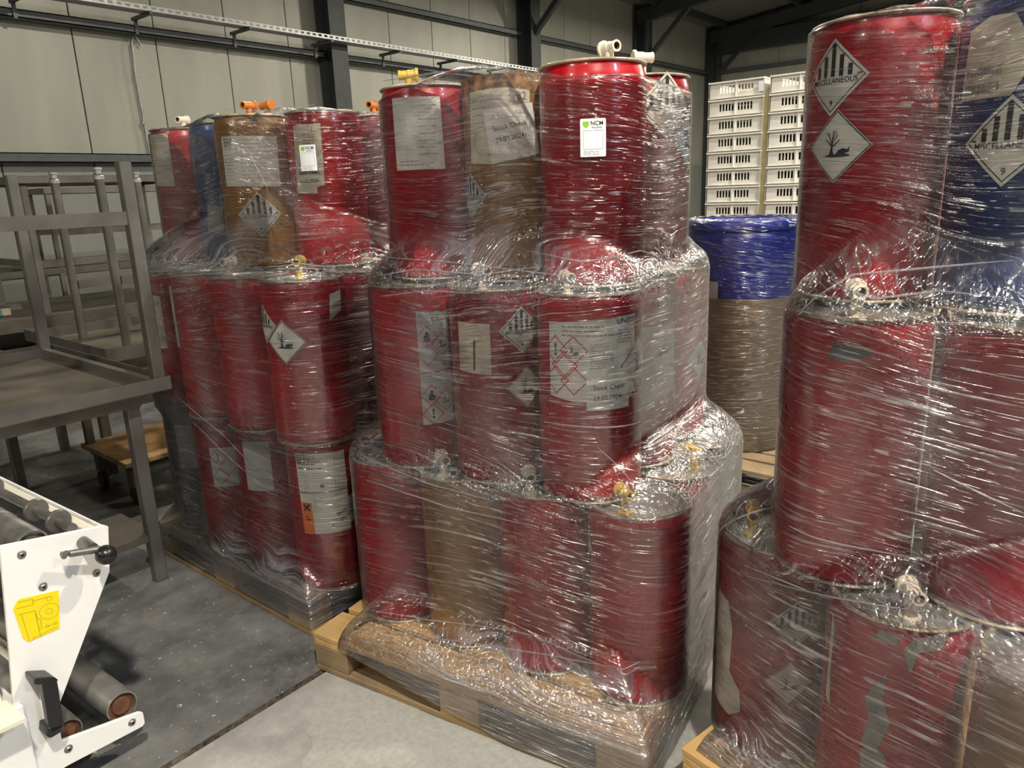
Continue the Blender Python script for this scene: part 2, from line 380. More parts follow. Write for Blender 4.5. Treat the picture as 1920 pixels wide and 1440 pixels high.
# conduit dropping from the tray
def zc(p): return atY(p, 9.92)
cp = [zc((256, 36)), zc((250, 62)), zc((247, 84)), zc((254, 142)), zc((283, 300))]
b = B(); b.path([cp[0] + [0, 0, -.30], cp[1], cp[2], cp[3], cp[4], (cp[4][0] + .02, cp[4][1], 2.2)], .018, 'galv', 8)
cd = tag(b.obj('conduit', smooth=40), 'thin pale conduit running down the wall left of the drums', 'conduit')
for q in (cp[3], zc((268, 230))): B().lathe([(.027, -.02), (.027, .02)], 'galv', 12, q).obj('clip', cd)

# ---------------------------------------------------------------- pallets
_bm = {}
def piece(L, Wd, T, m):
    k = (L, Wd, T, m)
    if k not in _bm: _bm[k] = B().cbox((0, 0, 0), (L, Wd, T), m).mesh('board', bevel=.003)
    return _bm[k]
def pallet(org, ang, lab, depth=1.0, m='wood'):
    """org: front corner; local x runs along the 1.2 m front, local y inward"""
    p = thing('wooden_pallet', lab, 'pallet', (org[0], org[1], 0), ang, 'pallets under the drums')
    def put(nm, L, Wd, T, x, y, z, mm=m, tilt=0):
        o = link(nm, piece(L, Wd, T, mm), p, (x, y, z)); o.rotation_euler = (0, 0, tilt)
    nb = 7; wds = [.145, .11, .11, .13, .11, .11, .145]; gap = (depth - sum(wds)) / (nb - 1); y = 0
    for i, wd in enumerate(wds):
        put('board', 1.2 + random.uniform(-.006, .006), wd, .022, .6 + random.uniform(-.004, .004), y + wd / 2, .133); y += wd + gap
    for x in (.0725, .6, 1.1275):
        o = link('board', piece(depth, .145, .022, m), p, (x, depth / 2, .111)); o.rotation_euler = (0, 0, math.pi / 2)
    for x in (.0725, .6, 1.1275):
        for yy in (.05, depth / 2, depth - .05): put('block', .145, .1, .078, x, yy, .061, 'wood' if random.random() < .5 else 'wooddark')
    for yy in (.05, depth / 2, depth - .05): put('board', 1.2, .1, .022, .6, yy, .011, 'wooddark')
    return p
# middle pallet: front corner on the right, front runs along eM to the left, nM leads inward
OM, eM, nM = np.array([1.43, .795]), np.array([-.151, .9885]), np.array([.9885, .151])
OL, eL, nL = np.array([1.352, 2.155]), np.array([-.01, 1.0]), np.array([1.0, .01])
eR = np.array([.2, .98]); nR = np.array([.98, -.2]); OR = np.array([1.515, .735]) - 1.2 * eR
def pal(O, e, n, lab, m='wood'):
    # local x along front; local y inward, right handed: start from the left end looking inward
    s = O + 1.2 * e; return pallet(s, math.atan2(-e[1], -e[0]), lab, 1.0, m)
pal(OM, eM, nM, 'pale wooden pallet with open front gaps under the middle drum stack')
pal(OL, eL, nL, 'wooden pallet under the left drum stack beside the steel tables', 'wooddark')
pal(OR, eR, nR, 'wooden pallet mostly hidden under the right drum stack')

# ---------------------------------------------------------------- drums
R, H, PZ = .147, .585, .144
_dm = {}
def drum_meshes(c):
    if c in _dm: return _dm[c]
    body = B().lathe([(.0, .012), (R - .006, .012), (R - .003, .02), (R - .001, .028), (R - .001, .03), (R - .0015, .29), (R - .001, H - .06), (R - .0015, H - .045), (R - .004, H - .030), (R - .008, H - .017), (R - .009, H - .010), (R - .009, H - .006)], c, 64).mesh('body', 50)
    def bead(z0, z1): 
        zc_ = (z0 + z1) / 2; hh = (z1 - z0) / 2
        return [(R - .012, z1 - .001)] + [(R - .007 + .0065 * math.cos(t), zc_ + hh * math.sin(t)) for t in np.linspace(math.pi * .5, -math.pi * .5, 7)] + [(R - .012, z0 + .001)]
    rt = B().lathe(bead(H - .008, H), 'rim', 64).mesh('top_rim', 60)
    rb = B().lathe(bead(0, .008), 'rim', 64).mesh('bottom_rim', 60)
    lid = B().lathe([(R - .008, H - .004), (R - .012, H - .008), (R - .014, H - .016), (R - .030, H - .017), (R - .034, H - .013), (.05, H - .013), (0, H - .013)], 'lid', 64).mesh('lid', 50)
    _dm[c] = (body, rt, rb, lid); return _dm[c]
_tp = {}
def tap_meshes(c):
    if c in _tp: return _tp[c]
    a = B(); a.lathe([(.024, 0), (.024, .008), (.0135, .010), (.0135, .055), (0, .055)], c, 20)
    st = a.mesh('tap', 40)
    s = B(); ax = (1, 0, 0); o = (0, 0, .068)
    s.lathe([(0, -.034), (.021, -.034), (.024, -.031), (.024, -.024), (.018, -.022), (.0175, .004), (.0155, .006), (.0155, .030), (.017, .031), (.017, .036), (.011, .036)], c, 20, o, ax)
    s.lathe([(.011, .036), (.011, .015), (0, .015)], 'taphole', 20, o, ax); sp = s.mesh('spout', 40)
    _tp[c] = (st, sp); return _tp[c]
class Drum: pass
DR = {}
def drum(key, xy, layer, colour, lab, taps=(), group='drums'):
    """xy: centre on the floor plan, layer 0..2, taps: (radius, bearing deg, facing deg, colour)"""
    z = PZ + H * layer; d = Drum(); d.xy = np.array(xy, float); d.z = z
    d.o = thing('steel_drum', lab, 'drum', (xy[0], xy[1], z), 0, group)
    rot = random.uniform(0, 6.28)
    for nm, me in zip(('body', 'top_rim', 'bottom_rim', 'lid'), drum_meshes(colour)): link(nm, me, d.o, (0, 0, 0), rot)
    for rr, bd, fd, tc, *sc_ in taps:
        st, sp = tap_meshes(tc); t = link('tap', st, d.o, (rr * math.cos(math.radians(bd)), rr * math.sin(math.radians(bd)), H - .013), math.radians(fd))
        link('spout', sp, t); t.scale = [(sc_[0] if sc_ else .9)] * 3
    DR[key] = d; return d
Mid = lambda a, b: OM + a * eM + b * nM
GM, GL, GR = 'drums of the middle stack', 'drums of the left stack', 'drums of the right stack'
# middle stack, bottom layer
drum('M1a', Mid(.14, .30), 0, 'red', 'red drum with grey lid at the near corner of the middle stack, bottom layer', [(.095, 185, 240, 'tapyellow')], GM)
drum('M1b', Mid(.441, .30), 0, 'red', 'bottom layer red drum of the middle stack between the ochre and corner drums', [(.092, 186, 225, 'tapwhite')], GM)
drum('M1c', Mid(.741, .30), 0, 'brown', 'ochre brown drum in the bottom layer of the middle stack', [(.092, 178, 240, 'tapwhite')], GM)
drum('M1d', Mid(1.041, .305), 0, 'red', 'red drum at the left end of the middle stack, bottom layer', [], GM)
drum('M1e', Mid(.15, .605), 0, 'red', 'dark red drum on the right side of the middle stack, bottom layer', [(.07, 279, 260, 'tapyellow')], GM)
drum('M1f', Mid(.16, .906), 0, 'charcoal', 'grey drum at the back right of the middle stack, bottom layer', [], GM)
# middle stack, middle layer
drum('M2a', Mid(.30, .318), 1, 'red', 'bright red drum with the large UN3082 label and stock check sheet', [(.085, 170, 240, 'tapwhite', .75)], GM)
drum('M2b', Mid(.605, .325), 1, 'darkred', 'red drum with two white diamonds in the middle layer of the middle stack', [(.085, 192, 250, 'tapwhite')], GM)
drum('M2c', Mid(.912, .325), 1, 'red', 'left end red drum with a tall pictogram label, middle layer of the middle stack', [], GM)
drum('M2d', Mid(.30, .62), 1, 'darkred', 'drum with grey labels behind the UN3082 drum, middle stack', [], GM)
drum('M2e', Mid(.30, .92), 1, 'red', 'farthest right drum in the middle layer of the middle stack', [], GM)
# middle stack, top layer
drum('M3a', Mid(.34, .435), 2, 'red', 'tall clean red drum bearing the white auction card on top of middle stack', [(.055, 335, 250, 'tapwhite')], GM)
drum('M3b', Mid(.633, .49), 2, 'brown', 'rusty ochre drum with a tilted stock check sheet, top layer', [(.06, 40, 40, 'taporange', .45)], GM)
drum('M3c', Mid(.931, .47), 2, 'red', 'red drum with a large pale label, left end of middle stack top layer', [(.07, 95, 135, 'tapyellow')], GM)
drum('M3d', Mid(.335, .79), 2, 'darkred', 'dark red drum with big diamonds at the top right of the middle stack', [(.095, 210, 320, 'tapwhite')], GM)
drum('M3e', Mid(.66, .815), 2, 'red', 'drum behind the rusty ochre drum with only its white tap showing', [(.10, 330, 225, 'tapwhite')], GM)
# left stack
drum('L1a', (1.557, 2.245), 0, 'red', 'red drum with orange hazard label at the near corner of left stack, bottom layer', [], GL)
drum('L1b', (1.530, 2.555), 0, 'darkred', 'second red drum from the near corner, bottom layer of left stack', [], GL)
drum('L1c', (1.520, 2.860), 0, 'darkred', 'red drum with faded pictogram labels, bottom layer of left stack', [], GL)
drum('L1d', (1.548, 3.170), 0, 'charcoal', 'dark grey drum at the far left of the left stack, bottom layer', [], GL)
drum('L2a', (1.530, 2.238), 1, 'red', 'bright red drum with a dead tree diamond, near corner of left stack', [(.06, 60, 220, 'tapyellow')], GL)
drum('L2b', (1.515, 2.545), 1, 'red', 'plain red drum in the middle layer of the left stack', [(.07, 150, 200, 'tapwhite')], GL)
drum('L2c', (1.510, 2.850), 1, 'red', 'red drum third from the near corner, middle layer of left stack', [], GL)
drum('L2d', (1.515, 3.155), 1, 'red', 'red drum with white side label behind the upturned table post', [], GL)
drum('L2e', (1.835, 2.275), 1, 'darkred', 'red drum behind the near corner drum, middle layer of left stack', [], GL)
drum('L3a', (1.890, 2.510), 2, 'red', 'red drum with torn beige label and auction card on the left stack', [], GL)
drum('L3b', (1.741, 2.775), 2, 'brown', 'ochre drum with striped diamond and pale label, top of left stack', [(.05, 60, 190, 'taporange'), (.08, 0, 100, 'taporange')], GL)
drum('L3c', (1.800, 3.085), 2, 'blue', 'blue drum in the top layer of the left stack', [], GL)
drum('L3d', (1.783, 3.400), 2, 'red', 'red drum with white label at the far left top of left stack', [(.06, 60, 200, 'tapwhite')], GL)
drum('L3e', (2.215, 2.500), 2, 'darkred', 'red drum half hidden between the left and middle stacks, top layer', [(.06, 120, 200, 'taporange'), (.05, 300, 20, 'taporange')], GL)
# right stack
drum('R1a', (1.735, .590), 0, 'darkred', 'dark red drum with two diamonds at the bottom left of the right stack', [(.07, 130, 200, 'tapyellow')], GR)
drum('R1b', (1.590, .275), 0, 'red', 'red drum with peeling paint, bottom layer of right stack', [(.085, 200, 215, 'tapwhite')], GR)
drum('R1c', (1.500, -.025), 0, 'brown', 'ochre drum at the bottom right edge of the photo', [], GR)
drum('R2a', (1.665, .428), 1, 'red', 'red drum with a black smudge, middle layer of right stack', [(.09, 190, 205, 'tapwhite')], GR)
drum('R2b', (1.690, .122), 1, 'darkred', 'red drum at the right edge of the photo, middle layer of right stack', [(.09, 200, 230, 'tapwhite')], GR)
drum('R3a', (1.850, .475), 2, 'red', 'red drum with striped and dead tree diamonds, top of right stack', [], GR)
drum('R3b', (1.800, .172), 2, 'blue', 'dark blue drum with a large striped diamond, top of right stack', [], GR)
# second row that carries the upper layers
drum('M1g', Mid(.445, .60), 0, 'red', 'red drum in the hidden second row of the middle stack', [], GM)
drum('M1h', Mid(.745, .60), 0, 'red', 'red drum in the hidden second row of the middle stack', [], GM)
drum('M2f', Mid(.605, .63), 1, 'red', 'red drum in the hidden second row of the middle stack', [], GM)
drum('M2g', Mid(.912, .63), 1, 'red', 'red drum in the hidden second row of the middle stack', [], GM)
drum('L1e', (1.86, 2.31), 0, 'red', 'red drum in the hidden second row of the left stack', [], GL)
drum('L1f', (1.84, 2.62), 0, 'red', 'red drum in the hidden second row of the left stack', [], GL)
drum('L1g', (1.84, 2.93), 0, 'red', 'red drum in the hidden second row of the left stack', [], GL)
drum('L1h', (1.86, 3.24), 0, 'red', 'red drum in the hidden second row of the left stack', [], GL)
drum('L1i', (2.17, 2.45), 0, 'red', 'red drum in the hidden second row of the left stack', [], GL)
drum('L2f', (1.83, 2.59), 1, 'red', 'red drum in the hidden second row of the left stack', [], GL)
drum('L2g', (1.83, 2.90), 1, 'red', 'red drum in the hidden second row of the left stack', [], GL)
drum('L2h', (1.84, 3.21), 1, 'red', 'red drum in the hidden second row of the left stack', [], GL)
drum('L2i', (2.15, 2.42), 1, 'red', 'red drum in the hidden second row of the left stack', [], GL)
drum('R1d', (2.04, .53), 0, 'red', 'red drum in the hidden second row of the right stack', [], GR)
drum('R1e', (1.90, .215), 0, 'red', 'red drum in the hidden second row of the right stack', [], GR)
drum('R2c', (1.98, .41), 1, 'red', 'red drum in the hidden second row of the right stack', [], GR)

# ---------------------------------------------------------------- stretch film
class Film:
    def __init__(s, layers, rect, slope=1.35, rad=None):
        s.layers = layers; s.rad = rad or R; allc = np.array([c for L in layers for c in L[2]]); s.c0 = allc.mean(0); s.slope = slope
        s.N = 460; s.th = np.linspace(0, 2 * np.pi, s.N, endpoint=False)
        s.prof = [(z0, z1, s.hull(np.array(c), s.rad + .004), np.array(c)) for z0, z1, c in layers]
        if rect is not None: s.prof.append((0, PZ, s.hull(np.array(rect), .004), None))
    def hull(s, pts, r):
        ph = np.linspace(0, 2 * np.pi, 1440, endpoint=False); u = np.stack([np.cos(ph), np.sin(ph)], 1)
        h = ((pts - s.c0) @ u.T).max(0) + r
        cs = np.cos(ph[None, :] - s.th[:, None]); q = np.where(cs > .02, h[None, :] / np.maximum(cs, .02), 9)
        return q.min(1)
    def env(s, Z):
        """Z: (rows, N) heights -> radial distance"""
        E = np.zeros_like(Z)
        for z0, z1, r, c in s.prof:
            dz = np.maximum(np.maximum(z0 - Z, Z - z1), 0)
            E = np.maximum(E, r[None, :] - .15 * (dz / .14) ** 1.6)
        return E
    def hit(s, p, out=.003):
        """where the sight line through a photo pixel meets the film"""
        d = _n(ray(p)); t = .6
        while t < 6:
            q = EYEV + d * t; v = q[:2] - s.c0; th = math.atan2(v[1], v[0]) % (2 * math.pi); i = int(th / (2 * math.pi) * s.N) % s.N
            if np.hypot(*v) < s.env(np.full((1, s.N), q[2]))[0, i] + out: return q
            t += .004
        return None
def smoothn(a, k=5):
    w_ = np.ones(k) / k; p = np.pad(a, ((k // 2, k // 2), (0, 0)), mode='edge'); return np.apply_along_axis(lambda c: np.convolve(c, w_, 'valid'), 0, p)
def make_film(F, name, lab, zbot, ztop, rows=230, mat='film', curl=.05):
    th = F.th; X = np.cos(th); Y = np.sin(th)
    foot = F.c0[None, :] + np.stack([X, Y], 1) * F.prof[0][2][:, None]
    zb = np.array([zbot(p) for p in foot]); zt = np.array([ztop(p) for p in foot])
    t = np.linspace(0, 1, rows)[:, None]; Z = zb[None, :] + (zt - zb)[None, :] * t
    E = smoothn(F.env(Z), 7)
    ph = rng.uniform(0, 6.28, 14); nz = np.zeros_like(Z)
    for k in range(14):                                  # pulled creases, mostly level
        fz = rng.uniform(25, 190); ft = rng.integers(1, 9); nz += np.sin(Z * fz + ft * th[None, :] * rng.choice([-1, 1]) + ph[k]) * (.9 / (fz / 40) ** .7)
    gapm = np.full_like(Z, .08)
    P = np.stack([F.c0[0] + E * X, F.c0[1] + E * Y], -1)
    for z0, z1, r, c in F.prof:
        if c is None: continue
        ins = (Z > z0 + .01) & (Z < z1 - .005)
        dm = np.min(np.linalg.norm(P[:, :, None, :] - c[None, None], axis=-1), -1) - F.rad
        gapm = np.where(ins, np.minimum(gapm, np.maximum(dm, 0)), gapm)
    g = np.clip((gapm - .008) / .05, 0, 1); g = smoothn(g, 5)
    tr = np.zeros_like(Z)
    for zz_ in [p[1] for p in F.prof if p[3] is not None][:-1] + ([PZ + .02] if F.prof[-1][3] is None else []): tr = np.maximum(tr, np.exp(-((Z - zz_ - .03) / .075) ** 2))
    tr = tr * (.25 + .75 * g)
    E = E + nz * (.00015 + .0012 * g) + .002
    Px = F.c0[0] + E * X; Py = F.c0[1] + E * Y
    if curl:
        k = 7; cr = np.linspace(0, 1, k + 1)[1:][:, None]; Ee = E[-1:] - curl * cr; Zz = Z[-1:] + .012 * np.sin(cr * 2.4) + .004 * np.sin(th * 23)[None, :] * cr
        Px = np.vstack([Px, F.c0[0] + Ee * X]); Py = np.vstack([Py, F.c0[1] + Ee * Y]); Z = np.vstack([Z, Zz]); g = np.vstack([g, np.ones((k, F.N))]); tr = np.vstack([tr, np.full((k, F.N), .6)]); rows += k
    V = np.stack([Px, Py, Z], -1).reshape(-1, 3); n = F.N
    i = np.arange(rows - 1)[:, None] * n + np.arange(n)[None, :]; j = np.arange(rows - 1)[:, None] * n + (np.arange(n) + 1)[None, :] % n
    Fc = np.stack([i, j, j + n, i + n], -1).reshape(-1, 4)
    me = bpy.data.meshes.new(name); me.from_pydata(V.tolist(), [], Fc.tolist())
    uvl = me.uv_layers.new(name='UVMap'); arc = th * F.prof[0][2].mean()
    U = np.zeros((rows, n, 2)); U[:, :, 0] = arc[None, :]; U[:, :, 1] = Z
    lv = np.zeros(len(me.loops), int); me.loops.foreach_get('vertex_index', lv); uvs = U.reshape(-1, 2)[lv].copy()
    wrap = (lv % n == 0) & (np.repeat((np.arange(len(Fc)) % n) == n - 1, 4)); uvs[wrap, 0] += 2 * np.pi * F.prof[0][2].mean()
    uvl.data.foreach_set('uv', uvs.ravel())
    at = me.attributes.new('gap', 'FLOAT', 'POINT'); at.data.foreach_set('value', g.ravel())
    at = me.attributes.new('bridge', 'FLOAT', 'POINT'); at.data.foreach_set('value', tr.ravel())
    me.materials.append(M[mat]); me.polygons.foreach_set('use_smooth', [True] * len(me.polygons)); me.update()
    o = link(name, me); tag(o, lab, 'stretch film'); return o
def xyof(*ks): return [DR[k].xy for k in ks]
def rect(O, e, n, a0, a1, b0, b1): return [O + a * e + b * n for a in (a0, a1) for b in (b0, b1)]
zl = lambda k: (PZ + H * k, PZ + H * (k + 1))
FM = Film([(*zl(0), xyof('M1a', 'M1b', 'M1c', 'M1d', 'M1e', 'M1f', 'M1h') + [Mid(1.0, .88)]), (*zl(1), xyof('M2a', 'M2b', 'M2c', 'M2d', 'M2e') + [Mid(.9, .9)]), (*zl(2), xyof('M3a', 'M3b', 'M3c', 'M3d') + [Mid(.9, .78)])], rect(OM, eM, nM, 0, 1.08, 0.0, 1.0))
FL_ = Film([(*zl(0), xyof('L1a', 'L1b', 'L1c', 'L1d', 'L1i', 'L1h') + [np.array([2.16, 3.2])]), (*zl(1), xyof('L2a', 'L2b', 'L2c', 'L2d', 'L2e', 'L2i', 'L2h') + [np.array([2.15, 3.15])]), (*zl(2), xyof('L3a', 'L3b', 'L3c', 'L3d', 'L3e') + [np.array([2.1, 3.3])])], rect(OL, eL, nL, 0, 1.13, 0, .95))
FR = Film([(*zl(0), xyof('R1a', 'R1b', 'R1c', 'R1d') + [np.array([1.85, -.1])]), (*zl(1), xyof('R2a', 'R2b', 'R2c') + [np.array([1.95, .05])]), (*zl(2), xyof('R3a', 'R3b') + [np.array([2.1, .42]), np.array([2.1, .1])])], rect(OR, eR, nR, .1, 1.17, .02, .95))
def zbM(p):
    a = float((p - OM) @ eM); b = float((p - OM) @ nM)
    return .015 + .125 * min(1, max(0, (a - .45) / .6)) if b < .6 else .05
filmM = make_film(FM, 'stretch_film', 'glossy clear stretch film wound round the middle drum stack', zbM, lambda p: PZ + 3 * H - .018 + .03 * math.sin(p[1] * 5))
filmL = make_film(FL_, 'stretch_film', 'glossy clear stretch film wound round the left drum stack', lambda p: .04, lambda p: PZ + 3 * H - .012 + .012 * math.sin(p[1] * 7))
filmR = make_film(FR, 'stretch_film', 'glossy clear stretch film wound round the right drum stack', lambda p: .03, lambda p: PZ + 3 * H - .01)
def fold(F, film, pix, r=.0022):
    pts = [F.hit(p) for p in pix]; pts = [p for p in pts if p is not None]
    if len(pts) < 2: return
    out = []
    for a, c in zip(pts[:-1], pts[1:]):
        for t in np.linspace(0, 1, 7)[:-1]:
            q = a * (1 - t) + c * t; out.append(q)
    out.append(pts[-1]); out2 = []
    for q in out:                                       # push onto the film surface
        v = q[:2] - F.c0; th = math.atan2(v[1], v[0]) % (2 * math.pi); i = int(th / (2 * math.pi) * F.N) % F.N
        e = F.env(np.full((1, F.N), q[2]))[0, i] + .004; out2.append((F.c0[0] + e * math.cos(th), F.c0[1] + e * math.sin(th), q[2]))
    o = B().path(out2, lambda t: r * (.35 + .65 * math.sin(math.pi * min(1, max(0, t)))), 'filmfold', 5).obj('film_fold', film, 60)
for pix in ([(362, 792), (420, 848), (497, 915)], [(330, 740), (400, 800), (470, 868)], [(300, 500), (380, 512), (480, 522), (600, 528)], [(310, 490), (420, 505), (560, 500), (690, 512)], [(420, 205), (500, 208), (590, 196)], [(470, 290), (495, 340), (520, 395)], [(440, 468), (520, 488), (620, 500)]):
    fold(FL_, filmL, pix)
for pix in ([(700, 520), (780, 505), (900, 515), (1010, 500)], [(730, 470), (830, 490), (960, 505), (1090, 520)], [(990, 470), (1090, 490), (1200, 470), (1320, 502)], [(720, 555), (800, 545), (900, 550)], [(690, 860), (800, 905), (930, 940)], [(690, 900), (840, 950), (1000, 985)], [(1120, 838), (1160, 875), (1185, 905)], [(1280, 800), (1330, 830), (1370, 815)], [(665, 1150), (780, 1190), (960, 1215), (1200, 1240)], [(690, 1140), (800, 1160), (1000, 1190), (1230, 1250)], [(700, 1180), (850, 1270), (1000, 1330)], [(1200, 1360), (1190, 1390), (1213, 1428)], [(1130, 1290), (1180, 1340), (1190, 1355)], [(720, 152), (830, 135), (960, 125)], [(1020, 790), (1100, 800), (1200, 790)]):
    fold(FM, filmM, pix)
for pix in ([(1500, 590), (1600, 515), (1760, 500), (1900, 488)], [(1560, 520), (1640, 560), (1760, 545), (1900, 560)], [(1400, 1060), (1520, 1110), (1640, 1130)], [(1345, 1020), (1420, 960), (1460, 900)], [(1400, 1080), (1500, 1105), (1600, 1125), (1760, 1150)], [(1750, 880), (1830, 920), (1915, 960)], [(1480, 985), (1580, 1020), (1760, 1060)]):
    fold(FR, filmR, pix)

# ---------------------------------------------------------------- labels on the drums
_tc = {}
def text_geo(s):
    if s not in _tc:
        cu = bpy.data.curves.new('t', 'FONT'); cu.body = s; cu.align_x = 'CENTER'; cu.align_y = 'CENTER'; cu.resolution_u = 3; cu.offset = .006
        o = bpy.data.objects.new('t', cu); COL.objects.link(o); dg = bpy.context.evaluated_depsgraph_get(); me = o.evaluated_get(dg).to_mesh()
        _tc[s] = ([(v.co.x, v.co.y) for v in me.vertices], [tuple(p.vertices) for p in me.polygons]); o.evaluated_get(dg).to_mesh_clear()
        bpy.data.objects.remove(o); bpy.data.curves.remove(cu)
    return _tc[s]
class Lab:
    """flat print in metres (u right, v up), later bent round a drum"""
    def __init__(s): s.items = []
    def poly(s, pts, m, lay=0): s.items.append((list(pts), [tuple(range(len(pts)))], m, lay)); return s
    def rect(s, u0, v0, u1, v1, m, lay=0): return s.poly([(u0, v0), (u1, v0), (u1, v1), (u0, v1)], m, lay)
    def line(s, a, b, wd, m, lay=1):
        a, b = np.array(a, float), np.array(b, float); d = _n(b - a); q = np.array([-d[1], d[0]]) * wd / 2
        return s.poly([a - q, b - q, b + q, a + q], m, lay)
    def text(s, t, u, v, size, m='ink', lay=2, ang=0, sx=1.0):
        vs, fs = text_geo(t); c, sn = math.cos(ang), math.sin(ang)
        s.items.append(([(u + (x * sx * c - y * sn) * size, v + (x * sx * sn + y * c) * size) for x, y in vs], fs, m, lay)); return s
    def disc(s, u, v, r, m, lay=1, n=14, ry=None): return s.poly([(u + r * math.cos(t), v + (ry or r) * math.sin(t)) for t in np.linspace(0, 2 * math.pi, n, endpoint=False)], m, lay)
    def ring(s, u, v, r, wd, m, lay=1, n=24):
        for i in range(n):
            a, b = 2 * math.pi * i / n, 2 * math.pi * (i + 1) / n
            s.poly([(u + r * math.cos(a), v + r * math.sin(a)), (u + (r + wd) * math.cos(a), v + (r + wd) * math.sin(a)), (u + (r + wd) * math.cos(b), v + (r + wd) * math.sin(b)), (u + r * math.cos(b), v + r * math.sin(b))], m, lay)
        return s
    def lines(s, u0, v0, u1, v1, n, m='softink', wd=.0016, lay=1, seed=1):
        rr = random.Random(seed)
        for i in range(n):
            v = v1 - (v1 - v0) * (i + .5) / n; u = u0
            end = u0 + (u1 - u0) * rr.uniform(.55, 1)
            while u < end - .004:
                L = rr.uniform(.006, .02); s.rect(u, v - wd / 2, min(u + L, end), v + wd / 2, m, lay); u += L + .003
        return s
    def diamond_frame(s, u, v, d, wd, m, lay=1):
        for k in range(4):
            a = k * math.pi / 2; b = a + math.pi / 2
            s.poly([(u + d * math.cos(a), v + d * math.sin(a)), (u + d * math.cos(b), v + d * math.sin(b)), (u + (d - wd) * math.cos(b), v + (d - wd) * math.sin(b)), (u + (d - wd) * math.cos(a), v + (d - wd) * math.sin(a))], m, lay)
        return s
    def tree(s, u, v, k, m='ink', lay=2):
        """dead tree and fish pictogram about 2k wide"""
        P = lambda *q: s.poly([(u + a * k, v + b * k) for a, b in q], m, lay)
        P((-.42, -.45), (-.12, -.45), (-.2, -.25), (-.19, .2), (-.33, .2), (-.35, -.25)); P((-.33, .15), (-.26, .15), (-.5, .75), (-.55, .73)); P((-.3, .15), (-.22, .15), (-.16, .85), (-.22, .85))
        P((-.26, .1), (-.19, .18), (.08, .6), (.03, .62)); P((-.24, .0), (-.18, -.05), (.22, .3), (.18, .34)); P((-.33, .0), (-.3, .08), (-.68, .42), (-.7, .36)); P((-.45, .48), (-.42, .44), (-.62, .74), (-.66, .72)); P((-.2, .4), (-.17, .38), (-.02, .8), (-.06, .8))
        P((-.8, -.55), (-.4, -.44), (0, -.46), (.3, -.36), (.75, -.5), (.85, -.56), (.4, -.62), (-.3, -.6))
        P((.0, -.42), (.18, -.22), (.45, -.14), (.62, -.22), (.8, -.06), (.74, -.36), (.5, -.42), (.2, -.46)); return s
def bent(name, L, parent, r, th0, z0, ang=0, off=.0008):
    """bend print round a vertical axis of radius r, centred at bearing th0 and height z0 (parent space)"""
    vs, fs, mi, mats = [], [], [], []
    ca, sa = math.cos(ang), math.sin(ang)
    for pts, faces, m, lay in L.items:
        bm = bmesh.new(); bv = [bm.verts.new((u * ca - v * sa, u * sa + v * ca, 0)) for u, v in pts]
        for f in faces:
            try: bm.faces.new([bv[i] for i in f])
            except ValueError: pass
        us = [v.co.x for v in bv]; lo, hi = min(us), max(us)
        if hi - lo > .016:
            x = math.ceil(lo / .011) * .011
            while x < hi:
                bmesh.ops.bisect_plane(bm, geom=bm.verts[:] + bm.edges[:] + bm.faces[:], plane_co=(x, 0, 0), plane_no=(1, 0, 0)); x += .011
        b = len(vs); bm.verts.index_update(); rr = r + off + lay * .0005
        for v in bm.verts: t = th0 + v.co.x / r; vs.append((rr * math.cos(t), rr * math.sin(t), z0 + v.co.y))
        if m not in mats: mats.append(m)
        for f in bm.faces: fs.append([b + v.index for v in f.verts]); mi.append(mats.index(m))
        bm.free()
    me = bpy.data.meshes.new(name); me.from_pydata(vs, [], fs)
    for m in mats: me.materials.append(M[m])
    me.polygons.foreach_set('material_index', mi)
    # face outward
    bm = bmesh.new(); bm.from_mesh(me); bm.normal_update()
    fl_ = [f for f in bm.faces if f.normal.x * f.calc_center_median().x + f.normal.y * f.calc_center_median().y < 0]
    bmesh.ops.reverse_faces(bm, faces=fl_); bm.to_mesh(me); bm.free(); me.update()
    return link(name, me, parent)
def spot(d, p, r=R):
    """bearing and height where the sight line through pixel p meets the drum's shell"""
    dr = ray(p); a = dr[:2] @ dr[:2]; o = -d.xy; bq = 2 * dr[:2] @ o; c = o @ o - r * r; disc = bq * bq - 4 * a * c
    t = (-bq - math.sqrt(max(disc, 0))) / (2 * a); q = EYEV + dr * t; v = q[:2] - d.xy
    return math.atan2(v[1], v[0]), q[2] - d.z
def stick(key, p, L, name='label', ang=0, r=R, lab=None, off=.0008):
    d = DR[key]; th, z = spot(d, p); o = bent(name, L, d.o, r, th, z, ang, off)
    if lab: o['label'] = lab
    return o
def misc(d=.095, paper='paper'):
    """striped class 9 diamond, d = half diagonal"""
    L = Lab(); L.poly([(0, d), (-d, 0), (0, -d), (d, 0)], paper)
    i = d * .90; L.diamond_frame(0, 0, i, d * .035, 'ink')
    for k in range(-3, 4):
        u = k * d * .25; wv = d * .06; top = i - abs(u) - wv - d * .03
        if top > d * .06: L.poly([(u - wv, d * .02), (u + wv, d * .02), (u + wv, top), (u, top + (wv if k == 0 else 0)), (u - wv, top)], 'ink', 2)
    L.text('MISCELLANEOUS', 0, -d * .09, d * .205, 'ink', 2, 0, .92); L.text('9', 0, -d * .66, d * .22, 'ink', 2); return L
def fish(d=.09, paper='paper', frame='ink'):
    L = Lab(); L.poly([(0, d), (-d, 0), (0, -d), (d, 0)], paper); L.diamond_frame(0, 0, d * .97, d * .045, frame); L.tree(d * .02, d * .02, d * .5); return L
